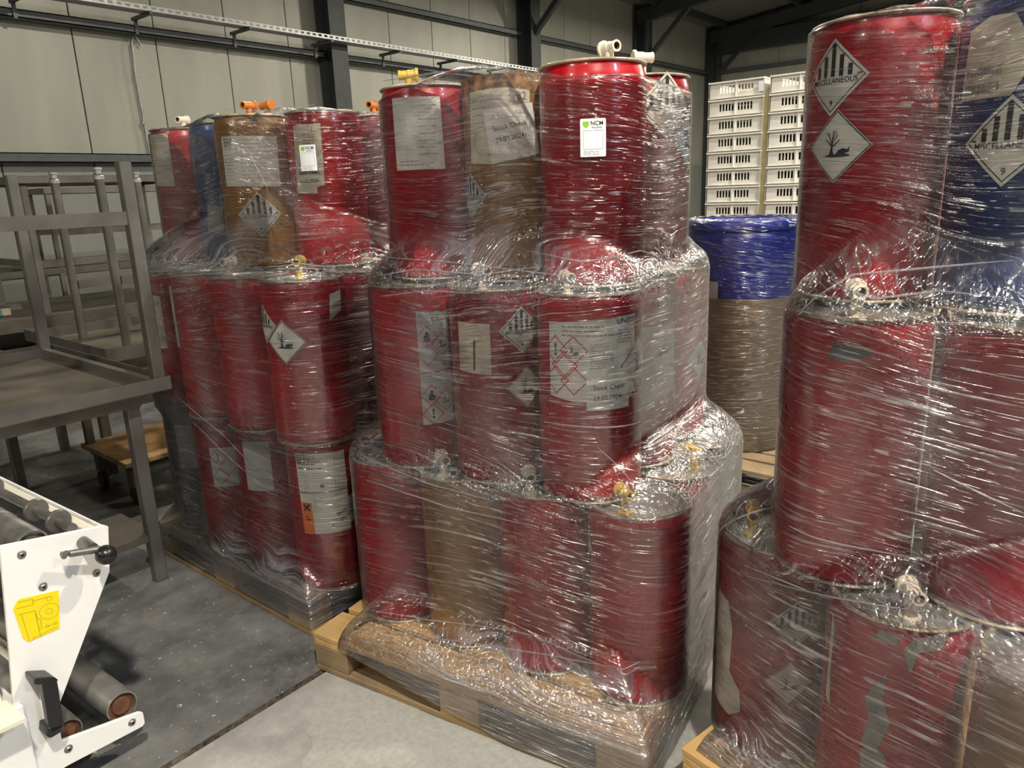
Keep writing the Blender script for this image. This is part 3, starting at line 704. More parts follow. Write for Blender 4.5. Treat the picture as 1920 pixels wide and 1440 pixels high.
def ghs(L, u, v, d, pic):
    L.diamond_frame(u, v, d, d * .10, 'redink', 1)
    if pic == 'tree': L.tree(u, v, d * .48)
    elif pic == '!': L.poly([(u - d * .09, v + d * .45), (u + d * .09, v + d * .45), (u + d * .05, v - d * .12), (u - d * .05, v - d * .12)], 'ink', 2); L.disc(u, v - d * .3, d * .1, 'ink', 2)
    elif pic == 'man': L.disc(u, v + d * .33, d * .13, 'ink', 2); L.poly([(u - d * .3, v - d * .4), (u + d * .3, v - d * .4), (u + d * .26, v + d * .1), (u + d * .1, v + d * .22), (u - d * .1, v + d * .22), (u - d * .26, v + d * .1)], 'ink', 2)
    return L
# --- middle stack
L = Lab(); L.poly([(-.128, -.095), (-.04, -.105), (.06, -.105), (.128, -.088), (.128, .125), (-.128, .108)], 'paper')
L.text('UN3082', .100, .110, .020, 'ink', 2); L.lines(-.085, .07, .09, .105, 3, 'softink', .0028, seed=3)
for u, v, pc in ((-.105, .035, '!'), (-.052, .035, 'tree'), (-.105, -.047, 'x'), (-.052, -.047, 'x')): ghs(L, u, v, .040, pc)
ghs(L, -.079, -.006, .040, 'x')
L.lines(-.008, -.02, .062, .055, 13, 'softink', .0015, seed=4); L.lines(.068, .05, .122, .09, 5, 'softink', .002, seed=5)
L.line((-.06, .09), (-.062, .045), .0008, 'softink'); L.line((.066, .05), (.064, -.03), .0008, 'palerule')
stick('M2a', (1112, 683), L, 'hazard_label', lab='white UN3082 label with red pictogram diamonds')
L = Lab(); L.poly([(-.058, -.052), (.066, -.052), (.066, -.022), (.078, -.022), (.078, .060), (-.058, .060)], 'paper', 3)
L.text('Stock Check', .004, .010, .0175, 'ink', 4); L.text('29.02.2024r.', .004, -.018, .0175, 'ink', 4)
stick('M2a', (1140, 733), L, 'stock_sheet', lab='white stock check sheet')
stick('M2a', (1196, 678), fish(.075), 'hazard_diamond')
stick('M2b', (978, 618), misc(.068, 'greypaper'), 'hazard_diamond'); stick('M2b', (988, 725), fish(.064, 'greypaper'), 'hazard_diamond')
L = Lab(); L.poly([(-.052, -.068), (.058, -.072), (.058, .075), (-.05, .078)], 'oldpaper'); L.lines(-.04, -.05, .05, .05, 6, 'softink', .001, seed=9); L.line((.01, .03), (.005, -.06), .006, 'rust', 1)
stick('M2b', (885, 655), L, 'paper_label', lab='stained yellowish label')
L = Lab(); L.poly([(-.052, -.18), (.052, -.176), (.052, .172), (-.052, .18)], 'greypaper')
for u, v, pc in ((-.024, .10, 'man'), (.024, .075, 'tree'), (-.024, .045, 'x'), (-.02, -.085, 'man'), (.026, -.105, 'tree'), (-.018, -.145, '!')): ghs(L, u, v, .036, pc)
L.line((-.052, -.012), (.052, -.010), .004, 'redink'); L.lines(-.048, -.045, .048, -.02, 3, seed=11); L.lines(-.048, .145, .048, .17, 3, seed=12)
stick('M2c', (818, 690), L, 'pictogram_label', lab='tall label with red diamonds')
L = Lab(); L.poly([(-.065, -.11), (.065, -.075), (.065, .13), (-.065, .13)], 'greypaper'); L.lines(-.05, -.05, .05, .1, 9, seed=13); ghs(L, -.03, .08, .03, 'x'); stick('M2d', (1240, 690), L, 'paper_label')
stick('M2e', (1312, 672), fish(.07, 'greypaper'), 'hazard_diamond')
L = Lab(); L.poly([(-.085, -.105), (.075, -.105), (.07, .103), (-.085, .105)], 'paper'); L.lines(-.07, -.095, .05, -.075, 2, seed=14); L.lines(.0, -.07, .06, .09, 8, seed=15); L.line((-.04, .1), (-.04, -.1), .0012, 'palerule')
stick('M3c', (785, 250), L, 'paper_label', lab='large pale address label')
L = Lab(); L.poly([(-.10, -.10), (-.02, -.105), (.095, -.09), (.10, .09), (.03, .10), (-.09, .095)], 'oldpaper'); L.text('82', .075, .075, .03, 'softink', 2); L.lines(-.08, .0, .06, .08, 4, 'softink', .002, seed=16)
Lr = Lab(); nn_ = 40; Lr.poly([(-.46 + .92 * i / nn_, -.028 + random.uniform(-.008, .008)) for i in range(nn_ + 1)] + [(.46, .026), (-.46, .026)], 'rustband'); stick('M3b', (940, 155), Lr, 'rusty_band', r=R - .0005, lab='band of flaking rusty paint')
stick('M3b', (930, 235), L, 'paper_label', lab='worn beige label')
L = Lab(); L.poly([(-.072, -.075), (.072, -.072), (.075, .068), (-.070, .072)], 'paper', 3); L.text('Stock Check', 0, .018, .019, 'ink', 4); L.text('29.02.2024r.', 0, -.014, .019, 'ink', 4)
stick('M3b', (958, 248), L, 'stock_sheet', .16, lab='tilted stock check sheet')
stick('M3b', (884, 368), misc(.07, 'greypaper'), 'hazard_diamond')
stick('M3d', (1250, 198), misc(.095, 'oldpaper'), 'hazard_diamond'); stick('M3d', (1288, 262), fish(.08, 'greypaper'), 'hazard_diamond')
L = Lab(); L.poly([(-.012, .045), (.022, -.005), (-.014, -.035)], 'greypaper'); stick('M1a', (1106, 1022), L, 'paper_scrap')
# --- left stack
L = Lab(); L.poly([(-.075, -.125), (.02, -.13), (.02, -.105), (.05, -.10), (.055, .125), (-.06, .12)], 'oldpaper'); L.lines(-.02, .04, .045, .09, 5, 'ink', .002, seed=20); L.line((.02, .11), (.022, .03), .0018, 'redink')
L.text('Stock Check', -.008, -.052, .018, 'ink', 2); L.text('29.02.2024r.', -.008, -.083, .018, 'ink', 2)
stick('L3a', (580, 297), L, 'torn_label', lab='torn beige label with stock check print')
L = Lab(); L.poly([(-.125, -.09), (.10, -.098), (.105, .09), (-.12, .095)], 'paper'); L.text('EFF', -.09, .07, .04, 'softink', 2, 0, .7); L.lines(-.115, -.07, -.06, .03, 8, seed=21); L.lines(-.045, -.07, .08, .085, 11, 'softink', .0016, seed=22)
stick('L3b', (473, 302), L, 'paper_label', lab='pale printed label')
stick('L3b', (487, 402), misc(.085, 'greypaper'), 'hazard_diamond')
L = Lab(); L.poly([(-.06, -.11), (.06, -.115), (.06, .11), (-.06, .11)], 'oldpaper'); L.lines(-.05, -.09, .05, .09, 7, seed=23); stick('L3d', (300, 300), L, 'paper_label')
L = Lab(); L.poly([(-.04, -.05), (.045, -.07), (.05, .05), (-.02, .06)], 'bareprime'); stick('L3c', (400, 410), L, 'scuffed_patch')
stick('L2a', (497, 608), misc(.068, 'paper'), 'hazard_diamond'); stick('L2a', (533, 642), fish(.078), 'hazard_diamond')
L = Lab(); L.poly([(-.03, -.05), (.03, -.02), (.035, .05), (-.02, .04)], 'oldpaper'); stick('L2a', (628, 572), L, 'paper_scrap')
L = Lab(); L.poly([(-.06, -.12), (.06, -.12), (.06, .10), (-.06, .11)], 'oldpaper'); L.lines(-.05, -.1, .05, .08, 8, 'redink', .0016, seed=24); stick('L2d', (283, 600), L, 'paper_label')
L = Lab(); L.poly([(-.055, -.13), (.05, -.12), (.05, .12), (-.05, .12)], 'greypaper'); L.lines(-.04, -.1, .04, .1, 8, 'palerule', seed=25); stick('L2c', (322, 592), L, 'paper_label')
L = Lab(); L.poly([(-.09, -.155), (.09, -.15), (.09, .16), (-.095, .16)], 'paper'); L.line((-.09, .008), (.09, .012), .005, 'softink'); L.line((.05, .14), (.045, -.02), .0012, 'softink')
L.rect(-.09, -.152, -.045, -.03, 'orangeink', 1); L.line((-.08, -.062), (-.055, -.038), .008, 'ink', 2); L.line((-.08, -.038), (-.055, -.062), .008, 'ink', 2); L.tree(-.067, -.092, .014)
L.lines(-.088, .115, .0, .155, 5, 'ink', .0026, seed=30); L.lines(-.088, .098, .085, .106, 1, 'ink', .004, seed=31); L.lines(-.088, .02, -.04, .09, 7, 'softink', .002, seed=32); L.lines(-.03, .03, .04, .09, 6, 'softink', .0015, seed=33); L.lines(-.04, -.07, .02, .0, 11, 'softink', .0014, seed=34); L.disc(.0, .035, .008, 'softink', 2); L.disc(.03, -.12, .008, 'softink', 2)
stick('L1a', (606, 928), L, 'hazard_label', lab='large white label with orange hazard panel')
L = Lab(); L.poly([(-.075, -.045), (.075, -.05), (.075, .05), (-.075, .05)], 'paper', 3); L.text('Stock Check', 0, .014, .018, 'ink', 4); L.text('29.02.2024r.', 0, -.014, .018, 'ink', 4)
stick('L1a', (655, 955), L, 'stock_sheet', .42, lab='tilted stock check sheet')
L = Lab(); L.poly([(-.055, -.085), (.05, -.085), (.05, .085), (-.055, .085)], 'greypaper'); ghs(L, -.02, .045, .036, '!'); ghs(L, .015, .0, .036, 'x'); ghs(L, -.02, -.04, .036, 'x'); stick('L1c', (421, 876), L, 'pictogram_label')
L = Lab(); L.poly([(-.055, -.10), (.055, -.10), (.055, .10), (-.055, .10)], 'greypaper'); L.lines(-.045, -.08, .045, .08, 8, 'palerule', seed=36); stick('L1b', (482, 875), L, 'paper_label')
L = Lab(); L.poly([(-.05, -.10), (.05, -.10), (.05, .10), (-.05, .10)], 'greypaper'); stick('L1d', (352, 838), L, 'paper_label')
# --- right stack
stick('R3a', (1562, 146), misc(.077), 'hazard_diamond'); stick('R3a', (1567, 275), fish(.075), 'hazard_diamond')
L = Lab(); L.poly([(-.085, -.10), (.06, -.10), (.088, -.05), (.085, .03), (.05, .09), (-.01, .095), (-.075, .07)], 'oldpaper')
rb = random.Random(5)
for v0 in (-.035, -.075):
    u = -.07
    while u < .03: wq = rb.choice([.002, .003, .005]); L.rect(u, v0 - .012, u + wq, v0 + .012, 'softink', 1); u += wq + rb.choice([.002, .003])
L.items = [([(u * .72, v * .72) for u, v in p_], f_, m_, l_) for p_, f_, m_, l_ in L.items]
stick('R3b', (1858, 105), L, 'torn_label', lab='torn beige label with bar codes')
stick('R3b', (1888, 265), misc(.080), 'hazard_diamond')
L = Lab(); L.poly([(0, .05), (-.04, 0), (0, -.05), (.04, 0)], 'oldpaper'); L.diamond_frame(0, 0, .038, .004, 'redink'); stick('R3b', (1772, 265), L, 'hazard_diamond')
stick('R1a', (1492, 1172), misc(.064, 'greypaper'), 'hazard_diamond'); stick('R1a', (1479, 1282), fish(.060, 'oldpaper'), 'hazard_diamond')
L = Lab(); L.poly([(-.06, -.16), (.02, -.17), (.055, -.14), (.05, -.08), (.015, -.04), (.02, .08), (.0, .15), (-.06, .16)], 'oldpaper'); L.lines(-.05, -.12, .01, .12, 9, 'rust', .0016, seed=41); stick('R1a', (1362, 1225), L, 'torn_label', lab='stained yellowish torn label')
L = Lab(); L.poly([(-.006, .12), (.006, .09), (.004, -.02), (.012, -.10), (-.008, -.09)], 'oldpaper'); stick('R1b', (1557, 1240), L, 'paper_scrap')
for p, pts in (((1640, 1330), [(-.02, -.09), (.01, -.10), (.03, -.02), (.012, .03), (.015, .09), (-.004, .06), (-.02, .02), (-.01, -.03)]), ((1725, 1215), [(-.03, -.01), (-.012, -.06), (.0, -.01), (.04, .0), (.05, .04), (.02, .03), (-.01, .02)]), ((1635, 1430), [(-.02, -.05), (.02, -.05), (.025, .02), (.0, .05), (-.025, .02)]), ((1660, 1195), [(-.02, -.01), (.02, -.012), (.03, .01), (-.01, .014)])):
    L = Lab(); L.poly(pts, 'bareprime'); stick('R1b', p, L, 'bare_patch', lab='patch of bare grey primer')
L = Lab(); L.poly([(-.035, -.01), (-.01, -.02), (.03, -.012), (.05, .002), (.02, .012), (-.02, .018)], 'charcoal'); stick('R2a', (1585, 660), L, 'black_smudge')
# auction cards stuck on the outside of the film
def card():
    L = Lab(); L.poly([(-.031, -.047), (.031, -.047), (.033, -.045), (.033, .045), (.031, .047), (-.031, .047), (-.033, .045), (-.033, -.045)], 'card')
    L.poly([(-.026, .040), (-.010, .040), (-.010, .030), (-.018, .024), (-.026, .030)], 'greenink', 1)
    L.text('NCM', .010, .035, .0145, 'ink', 2); L.text('Auctions', .010, .0255, .0075, 'softink', 2)
    for a, b_ in (((-.025, .018), (.025, .018)), ((.025, .018), (.025, -.028)), ((.025, -.028), (-.025, -.028)), ((-.025, -.028), (-.025, .018))): L.line(a, b_, .0014, 'palerule')
    L.lines(-.024, -.044, .026, -.032, 3, 'softink', .0009, seed=50); return L
for key, p, f, lab in (('M3a', (1112, 258), filmM, 'white auction card with green shield'), ('L3a', (577, 296), filmL, 'white auction card with green shield')):
    d = DR[key]; th, z = spot(d, p, R + .012); Lc = card()
    o = bent('auction_card', Lc, None, R + .010, th, 0); o.location = (d.xy[0], d.xy[1], d.z + z); o.parent = f; o['label'] = lab

# ---------------------------------------------------------------- white roll stand at the front left
PD0, P0_ = np.array([.978, -.2083]), np.array([.451, 2.096])        # plane in which the plate's outline was measured
PD = np.array([.9982, .06]); PN = np.array([-.06, .9982])           # along the side plate, and along the rollers away from the camera
PO = np.array([.692, 2.045]) - .247 * PD
def mp(x, z):
    q = np.array([*(P0_ + PD0 * x), z]); d = q - EYEV; t = (PO @ PN) / (d[:2] @ PN); q = EYEV + d * t
    return float((q[:2] - PO) @ PD), float(q[2])
ms = thing('roll_stand_machine', 'white machine stand with rollers, black handle and yellow sticker at front left', 'machine', (float(PO[0]), float(PO[1]), 0), math.atan2(PD[1], PD[0]))
# local: x along the plate, y away, z up
def plate(poly, m, y0, y1): return B().prism([mp(*q) for q in poly], lambda a, b_, k: (a, y1 if k else y0, b_), m)
sp_ = plate([(-.085, .05), (.055, .078), (.235, .098), (.247, .100), (.254, .108), (.254, .143), (.246, .149), (.05, .160), (.053, .252), (.239, .607), (.256, .735), (.248, .741), (.013, .760), (-.014, .50), (-.030, .36), (-.058, .15)], 'white', 0, .012).obj('side_plate', ms, bevel=.0015)
def bolt(x, z, par=ms, y=0):
    x, z = mp(x, z); b = B(); b.lathe([(0, -.006), (.005, -.006), (.0085, -.003), (.0095, 0), (.0115, 0), (.0115, .002)], 'steel', 16, (x, y, z), (0, 1, 0)); b.lathe([(.0045, -.0065), (0, -.0068)], 'black', 6, (x, y, z), (0, 1, 0)); b.obj('bolt', par, 40)
for x, z in ((.053, .723), (.083, .620), (.207, .614), (.222, .128), (.060, .128)): bolt(x, z)
lx, lz = mp(.19, .712); lx -= .19; lz -= .712
lv = B(); lv.tube((.205, -.062, .702), (.135, -.05, .716), .009, 'steel', 16); lv.tube((.135, -.045, .714), (.118, -.045, .722), .006, 'steel', 12); lv.tube((.190, 0, .712), (.190, -.05, .706), .016, 'steel', 20)
lever = lv.obj('crank_lever', ms, 40); lever.location = (lx, 0, lz)
kb = B(); kb.lathe([(.026 * math.sin(t), -.026 * math.cos(t)) for t in np.linspace(0.001, math.pi, 14)], 'black', 24, (.207, -.082, .690), (0, 1, 0)); kb.obj('ball_knob', lever, 60)
for q in ((.128, -.054, .722), (.120, -.054, .716)): B().lathe([(0, -.006), (.006, -.004), (.007, 0), (.006, .005), (0, .006)], 'steel', 12, q, (0, 1, 0)).obj('nut', lever, 40)
# yellow sticker with a faint line drawing of the machine
st = B().prism([(.016, .600), (.022, .606), (.108, .598), (.110, .597), (.095, .492), (.092, .490), (.022, .481), (.012, .498), (.006, .585)], lambda a, b_, k: (mp(a + .004, b_)[0], -.0015 + .0014 * k, mp(a + .004, b_)[1]), 'yellow').obj('yellow_sticker', ms)
dw = B()
def stroke(a, c, wd=.0012):
    a, c = np.array(a, float), np.array(c, float); d = _n(c - a); q = np.array([-d[1], d[0]]) * wd / 2
    dw.add([(mp(p[0] + .004, p[1])[0], -.0019, mp(p[0] + .004, p[1])[1]) for p in (a - q, c - q, c + q, a + q)], [(0, 1, 2, 3)], 'yellowline')
for pl_ in ([(.02, .598), (.05, .596), (.05, .58), (.012, .583)], [(.012, .565), (.05, .562), (.052, .535), (.058, .535), (.056, .505), (.050, .505), (.05, .535)], [(.05, .56), (.05, .484)], [(.05, .59), (.085, .588)], [(.02, .565), (.024, .485)], [(.065, .508), (.09, .508)], [(.03, .487), (.09, .497)]):
    for a, c in zip(pl_[:-1], pl_[1:]): stroke(a, c)
for cx_, cz_, rr in ((.080, .548, .022), (.080, .548, .008), (.086, .583, .006), (.068, .508, .004), (.088, .510, .004)):
    for i in range(20): a, c = 2 * math.pi * i / 20, 2 * math.pi * (i + 1) / 20; stroke((cx_ + rr * math.cos(a), cz_ + rr * math.sin(a)), (cx_ + rr * math.cos(c), cz_ + rr * math.sin(c)), .0009)
dw.obj('line_drawing', st)
# black pull handle
hd = B(); hd.prism([(.004, .405), (.046, .388), (.056, .372), (.036, .372), (.002, .385)], lambda a, b_, k: (mp(a, b_)[0], -.001 - .055 * (1 - k), mp(a, b_)[1]), 'black')
hd.prism([(.018, .385), (.052, .375), (.046, .235), (.012, .230)], lambda a, b_, k: (mp(a, b_)[0], -.030 - .026 * (1 - k), mp(a, b_)[1]), 'black')
hd.prism([(.010, .250), (.046, .245), (.038, .222), (.012, .216), (.004, .222)], lambda a, b_, k: (mp(a, b_)[0], -.001 - .055 * (1 - k), mp(a, b_)[1]), 'black'); hd.obj('pull_handle', ms, bevel=.003)
# rollers in the lower cradle and at the top
def roller(x, z, r, y0, y1, nm='roller', m='rollersteel', end='rust'):
    x, z = mp(x, z); b = B(); b.lathe([(0, y0 + .004), (r * .55, y0 + .004), (r * .60, y0 + .012), (r * .86, y0 + .012)], end, 28, (x, 0, z), (0, 1, 0)); b.lathe([(r * .86, y0 + .012), (r * .88, y0), (r * .97, y0), (r, y0 + .003), (r, y1), (0, y1)], m, 36, (x, 0, z), (0, 1, 0)); return b.obj(nm, ms, 40)
roller(.212, .178, .045, .018, .88); roller(.072, .165, .040, .018, .88)
roller(.085, .735, .040, .014, .88, 'knurled_roller', 'rollersteel', 'rollersteel')
kx, kz = mp(.085, .735)
for i in range(7): B().lathe([(.0405, 0), (.0425, .003), (.0405, .006)], 'rollersteel', 36, (kx, .20 + i * .012, kz), (0, 1, 0)).obj('knurl_ring', ms, 40)
sx_, sz_ = mp(.178, .752)
sh = B().tube((sx_, .014, sz_), (sx_, .88, sz_), .013, 'steel', 16).obj('shaft', ms, 40)
for y in (.10, .24, .55): B().lathe([(.013, -.012), (.030, -.012), (.032, -.009), (.032, .0), (.024, .002), (.024, .014), (.013, .014)], 'steel', 24, (sx_, y, sz_), (0, 1, 0)).obj('collar', sh, 40)
tx_, tz_ = mp(.02, .69)
B().tube((tx_, .014, tz_), (tx_, .88, tz_), .012, 'steel', 14).obj('shaft', ms, 40)
rx_, rz_ = mp(.25, .735)
B().box((rx_ - .036, .012, rz_ - .04), (rx_ - .008, .88, rz_ - .004), 'cream').obj('cross_rail', ms, bevel=.002); B().box((rx_ - .006, .012, rz_ - .04), (rx_ - .001, .88, rz_ + .003), 'white').obj('cross_rail', ms)
B().prism([(-.02, .05), (.10, .05), (.24, .10), (.24, .12), (.06, .17), (.0, .30), (-.02, .30)], lambda a, b_, k: (mp(a, b_)[0], .40 + .48 * k, mp(a, b_)[1]), 'cream').obj('base_cover', ms, bevel=.003)
plate([(-.30, .05), (.255, .10), (.255, .14), (.053, .25), (.239, .607), (.256, .735), (-.30, .78)], 'white', .88, .892).obj('side_plate', ms)
B().box((-.40, .02, .34), (mp(.0, .45)[0] - .05, .05, .60), 'cream').obj('rear_cover', ms, bevel=.003)
# box cover at the very left
B().box((-.45, -.02, .03), (-.028, .30, .365), 'white').obj('drive_box', ms, bevel=.004)
B().prism([(-.45, .40), (-.052, .377), (-.05, .371), (-.05, .367), (-.45, .392)], lambda a, b_, k: (a, -.10 + .36 * k, b_), 'cream').obj('cover_plate', ms)
B().box((-.45, -.09, 0), (-.05, .30, .05), 'black').obj('foot', ms)
B().box((.0, .02, 0), (.05, .88, .06), 'dulsteel').obj('foot', ms)

# ---------------------------------------------------------------- steel tables on the left
def post_pair(b, x, y, z0, z1, s, m): b.box((x - s / 2, y - s / 2, z0), (x + s / 2, y + s / 2, z1), m)
def steel_table(name, lab, x0, x1, y0, y1, ztop, zleg, m='steel', shelf=None, upside=False, inset=(.03, .03), leg=.05, rails=(), lip=.05, rnd_caps=False, tilt=0):
    """an upright table, or an upturned one whose legs rise from ztop to zleg"""
    t = thing(name, lab, 'table', (x0, y0, 0)); W_, D_ = x1 - x0, y1 - y0
    if upside:
        B().box((0, 0, ztop - lip), (W_, D_, ztop - lip + .004), 'dulsteel').obj('table_top', t)
        for lo, hi in (((0, 0), (W_, .004)), ((0, D_ - .004), (W_, D_)), ((0, .004), (.004, D_ - .004)), ((W_ - .004, .004), (W_, D_ - .004))):
            B().box((lo[0], lo[1], ztop - lip + .004), (hi[0], hi[1], ztop), m).obj('lip', t)
        for lo, hi in (((.02, .03), (W_ - .02, .055)), ((.02, D_ - .055), (W_ - .02, D_ - .03)), ((W_ - .06, .06), (W_ - .03, D_ - .06))):
            B().box((lo[0], lo[1], ztop - lip + .004), (hi[0], hi[1], ztop - .012), m).obj('apron', t)
    else:
        B().box((0, 0, ztop - .004), (W_, D_, ztop), 'dulsteel').obj('table_top', t)
        for lo, hi in (((0, 0), (W_, .04)), ((0, D_ - .04), (W_, D_)), ((0, .04), (.04, D_ - .04)), ((W_ - .04, .04), (W_, D_ - .04))):
            B().box((lo[0], lo[1], ztop - lip), (hi[0], hi[1], ztop - .004), m).obj('apron', t)
    for ix in (inset[0], W_ - inset[0]):
        for iy in (inset[1], D_ - inset[1]):
            b = B()
            za, zb = (ztop - lip + .004, zleg) if upside else (zleg, ztop - lip)
            if rnd_caps:
                b.tube((ix, iy, za), (ix, iy, zb), leg / 2, m, 16); lg = b.obj('leg', t, 40)
                B().lathe([(leg / 2 + .004, zb - .03), (leg / 2 + .004, zb - .01), (leg / 2 - .006, zb), (leg / 2 - .006, zb + .02), (leg / 2, zb + .022), (leg / 2, zb + .035), (0, zb + .035)], 'galv', 14, (ix, iy, 0)).obj('leg_foot', lg, 40)
            else:
                post_pair(b, ix, iy, za, zb, leg, m); lg = b.obj('leg', t, bevel=.003)
                if not upside and zleg < .01: B().box((ix - leg * .45, iy - leg * .45, 0), (ix + leg * .45, iy + leg * .45, .012), 'crate').obj('leg_foot', lg)
    for (ax, z, pos) in rails:
        if ax == 'x': B().box((inset[0] + leg / 2, pos - .015, z - .025), (W_ - inset[0] - leg / 2, pos + .015, z + .025), m).obj('stretcher', t)
        else: B().box((pos - .015, inset[1] + leg / 2, z - .025), (pos + .015, D_ - inset[1] - leg / 2, z + .025), m).obj('stretcher', t)
    if shelf: B().box((.02, .02, shelf[0] - .03), (W_ - .02, shelf[1], shelf[0]), 'dulsteel').obj('shelf', t)
    return t
steel_table('steel_table', 'steel table standing on the floor behind the white machine', .40, 1.245, 3.03, 4.76, .835, 0.0, 'steel', shelf=(.22, .36), lip=.055)
t2 = steel_table('upturned_table', 'upturned steel table with legs in the air, nearest on the left', .30, 1.335, 2.93, 4.22, .905, 1.735, 'steel', upside=True, inset=(.035, .035), leg=.045, rails=(('x', 1.53, .035), ('x', 1.50, 1.25)), lip=.055)
steel_table('upturned_table', 'second upturned table with round capped legs, behind the nearest one', 1.585, 2.55, 4.18, 5.42, .83, 1.75, 'steel', upside=True, inset=(.235, .30), leg=.05, rails=(('x', 1.16, .30), ('x', 1.10, .94)), lip=.075, rnd_caps=True)
steel_table('steel_table', 'dark supporting table under the second upturned table', 1.62, 2.5, 4.56, 5.38, .755, 0, 'dulsteel', inset=(.04, .04), lip=.05)
steel_table('long_workbench', 'long low steel workbench near the back wall', -.4, 4.2, 6.0, 7.2, .82, 0, 'dulsteel', shelf=(.3, 1.1), lip=.09)
steel_table('steel_table', 'small steel table standing on the long workbench', 1.9, 3.3, 6.05, 7.15, 1.80, .82, 'steel', inset=(.06, .06), leg=.045, rails=(('x', 1.18, .06), ('x', 1.05, 1.04), ('y', 1.18, .06), ('y', 1.18, 1.34)), lip=.05)
steel_table('low_workbench', 'low steel workbench against the back wall behind the workbench', .2, 5.6, 8.2, 9.3, 1.02, 0, 'dulsteel', shelf=(.55, 1.0), lip=.10)
steel_table('steel_rack', 'open steel rack of thin posts by the back wall', 2.6, 5.4, 7.6, 8.1, 1.75, 0, 'steel', inset=(.03, .03), leg=.04, rails=(('x', 1.35, .03), ('x', 1.0, .03), ('x', .7, .03), ('x', 1.35, .47)), lip=.05)
for i, (x, y) in enumerate(((.9, 6.3), (1.35, 6.65), (3.6, 6.4))):   # timber and steel lengths lying on the bench
    b = B(); b.box((x - .8, y - .05, .822), (x + .6, y + .05, .86), 'wooddark' if i != 1 else 'steel')
    tag(b.obj('loose_plank'), ['short plank lying on the front of the workbench', 'loose steel bar lying on the workbench', 'plank lying on the right end of the workbench'][i], 'plank')
br = atz((2, 588), .84); bo = thing('hand_brush', 'teal handled brush lying on the long workbench', 'brush', (float(br[0]), max(6.06, float(br[1])), .822))
B().box((-.16, -.02, 0), (-.0, .02, .03), 'teal').obj('brush_handle', bo, bevel=.006); B().box((0, -.022, 0), (.06, .022, .05), 'bristle').obj('bristles', bo, bevel=.004)
# trolley with a plywood deck
tr = thing('flat_trolley', 'low trolley with plywood deck and castors behind the steel table', 'trolley', (1.48, 3.92, 0))
B().box((0, 0, .235), (.70, .58, .262), 'ply').obj('deck', tr, bevel=.003)
for y in (.05, .50): B().box((.03, y, .20), (.67, y + .04, .235), 'dulsteel').obj('frame_bar', tr)
for x in (.06, .62):
    for y in (.08, .50):
        c = B().box((x - .02, y - .03, .10), (x + .02, y + .03, .20), 'dulsteel').obj('castor', tr); B().lathe([(0, -.016), (.045, -.016), (.05, -.010), (.05, .010), (.045, .016), (0, .016)], 'rust', 20, (x, y, .05), (1, 0, 0)).obj('wheel', c, 40)
B().box((.02, .52, .262), (.06, .56, .78), 'dulsteel').obj('push_post', tr)

# ---------------------------------------------------------------- crates, blue drums and box behind the middle stack
XC, TH = 5.20, .1178
def crate_mesh():
    b = B(); D, W_, Ht = .58, .395, TH - .004        # local: front face at x = 0 looking to -x, y across
    yr = [-W_ / 2, W_ / 2]; t = .004
    b.box((0, yr[0], 0), (D, yr[1], .005), 'crate')
    for y in (yr[0], yr[1] - t): b.box((0, y, .005), (D, y + t, Ht), 'crate')
    b.box((D - t, yr[0], .005), (D, yr[1], Ht), 'crate')
    b.box((.012, yr[0], .005), (.016, yr[1], .034), 'crate'); b.box((.012, yr[0], .082), (.016, yr[1], Ht - .012), 'crate')
    ys = []
    for g in (-1, 1):
        for k in range(5): ys.append(g * .022 + g * k * .0225)
    ys.sort(); e0 = yr[0]
    for y in ys: b.box((.012, e0, .034), (.016, y - .007, .082), 'crate'); e0 = y + .007
    b.box((.012, e0, .034), (.016, yr[1], .082), 'crate')
    for y in (yr[0], -.002, yr[1] - .004): b.box((.0, y, .005), (.012, y + .004, Ht - .012), 'crate')
    return b.mesh('crate')
cmesh = crate_mesh(); rimm = B().box((-.004, -.2, TH - .016), (.016, .2, TH - .006), 'crate').box((.564, -.2, TH - .016), (.584, .2, TH - .006), 'crate').box((-.004, -.2, TH - .016), (.584, -.19, TH - .006), 'crate').box((-.004, .19, TH - .016), (.584, .2, TH - .006), 'crate').mesh('rim')
z0 = .146
cpal = pallet((XC - .05, 2.56), -math.pi / 2, 'pallet under the stacks of white crates', 1.0); cpal['group'] = 'pallets behind the drums'
ordn = ['topmost', 'second', 'third', 'fourth', 'fifth', 'sixth', 'seventh', 'eighth', 'ninth']
for col, (yc, side) in enumerate(((2.262, 'left'), (1.822, 'right'))):
    for k in range(18):
        o = link('plastic_crate', cmesh, None, (XC, yc, z0 + k * TH)); r2 = link('rim', rimm, o)
        i = 17 - k
        tag(o, '%s white slotted crate from the top of the %s crate stack' % (ordn[i], side) if 0 < i < 9 else ('topmost white slotted crate of the %s crate stack' % side if i == 0 else 'white slotted crate low in the stacks behind the blue drum'), 'crate', 'stacked white crates')
        if i == 0 and col == 0: B().box((-.0055, -.2, .02), (-.0045, -.165, .085), 'card').obj('paper_tag', o)
sg = B().box((XC + .02, 2.022, z0), (XC + .04, 2.062, z0 + 17.2 * TH), 'strap'); tag(sg.obj('corner_strip'), 'straw coloured strip between the two crate stacks', 'strip')
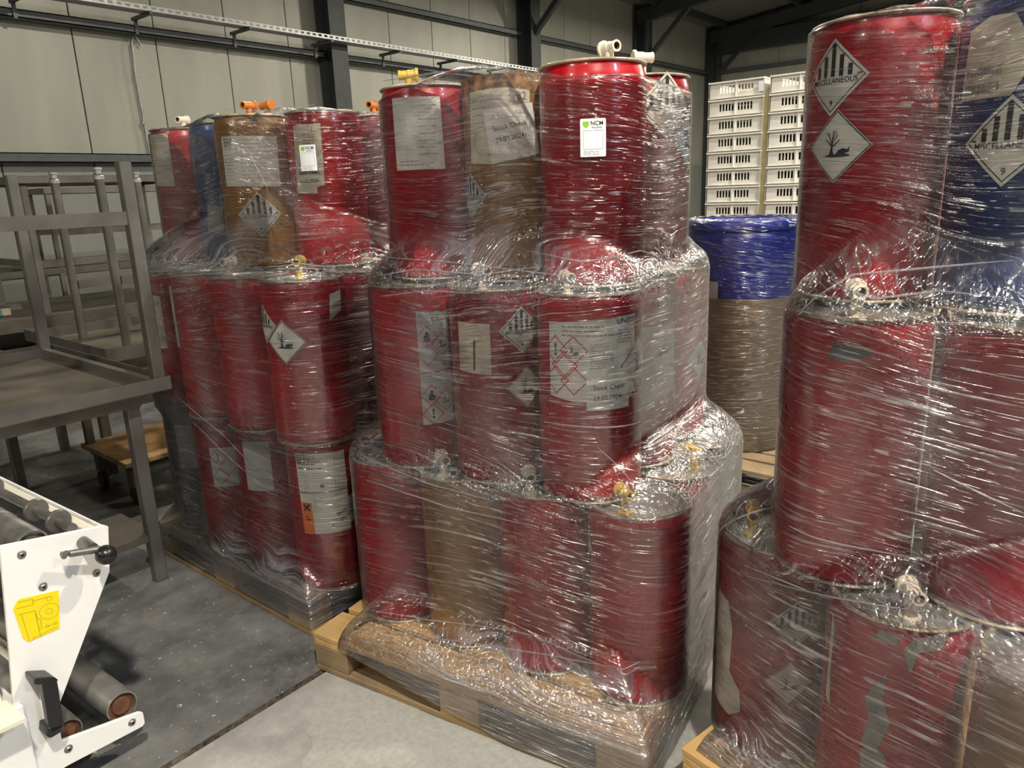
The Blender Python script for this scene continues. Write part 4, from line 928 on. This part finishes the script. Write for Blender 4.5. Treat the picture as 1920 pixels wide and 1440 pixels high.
# blue plastic drums with cardboard round the lower one
BC = np.array([3.98, 1.655]); BR = .285
pallet((BC[0] - .5, BC[1] + .62), -math.pi / 2, 'pallet under the blue plastic drums behind the stacks', 1.0, 'wooddark')['group'] = 'pallets behind the drums'
for k, (za, zb, lab) in enumerate(((.146, .766, 'lower blue plastic drum wrapped in brown cardboard'), (.767, 1.385, 'upper bright blue plastic drum in front of the white crates'))):
    hh = zb - za; o = thing('plastic_drum', lab, 'drum', (BC[0], BC[1], za), 0, 'blue plastic drums')
    B().lathe([(0, 0), (BR - .03, 0), (BR - .01, .015), (BR, .05), (BR, hh - .09), (BR - .004, hh - .08), (BR - .03, hh - .03), (BR - .03, hh - .005), (0, hh - .005)], 'blueplastic', 64).obj('body', o, 40)
    B().lathe([(BR - .028, hh - .05), (BR + .004, hh - .05), (BR + .008, hh - .045), (BR + .008, hh - .012), (BR + .002, hh), (BR - .03, hh), (BR - .04, hh - .012), (0, hh - .012)], 'blueplastic', 64).obj('lid', o, 40)
cb = B(); th = np.linspace(math.radians(135), math.radians(268), 40)
for r0, r1 in ((BR + .014, BR + .020),):
    vs = [((BC[0] + rr * math.cos(t)), (BC[1] + rr * math.sin(t)), z) for rr in (r0, r1) for z in (.15, .985 + .0) for t in th]; n = len(th)
    fs = [(a + i, a + i + 1, b_ + i + 1, b_ + i) for a, b_ in ((0, n), (2 * n, 3 * n), (n, 3 * n), (0, 2 * n)) for i in range(n - 1)] + [(0, n, 3 * n, 2 * n), (n - 1, 2 * n - 1, 4 * n - 1, 3 * n - 1)]
    cb.add(vs, fs, 'cardboard')
tag(cb.obj('cardboard_sheet', smooth=40), 'brown cardboard sheet curved round the lower blue drum', 'cardboard')
FB = Film([(.1, 1.36, [BC])], None, rad=BR + .022)
make_film(FB, 'stretch_film', 'clear stretch film round the blue drum and cardboard', lambda p: .12, lambda p: 1.385, 160, 'film', .06)
pc = B(); L = Lab(); L.rect(-.05, -.055, .05, .045, 'paper'); o = bent('paper_label', L, bpy.data.objects['plastic_drum.001'], BR + .012, math.radians(170), .263)
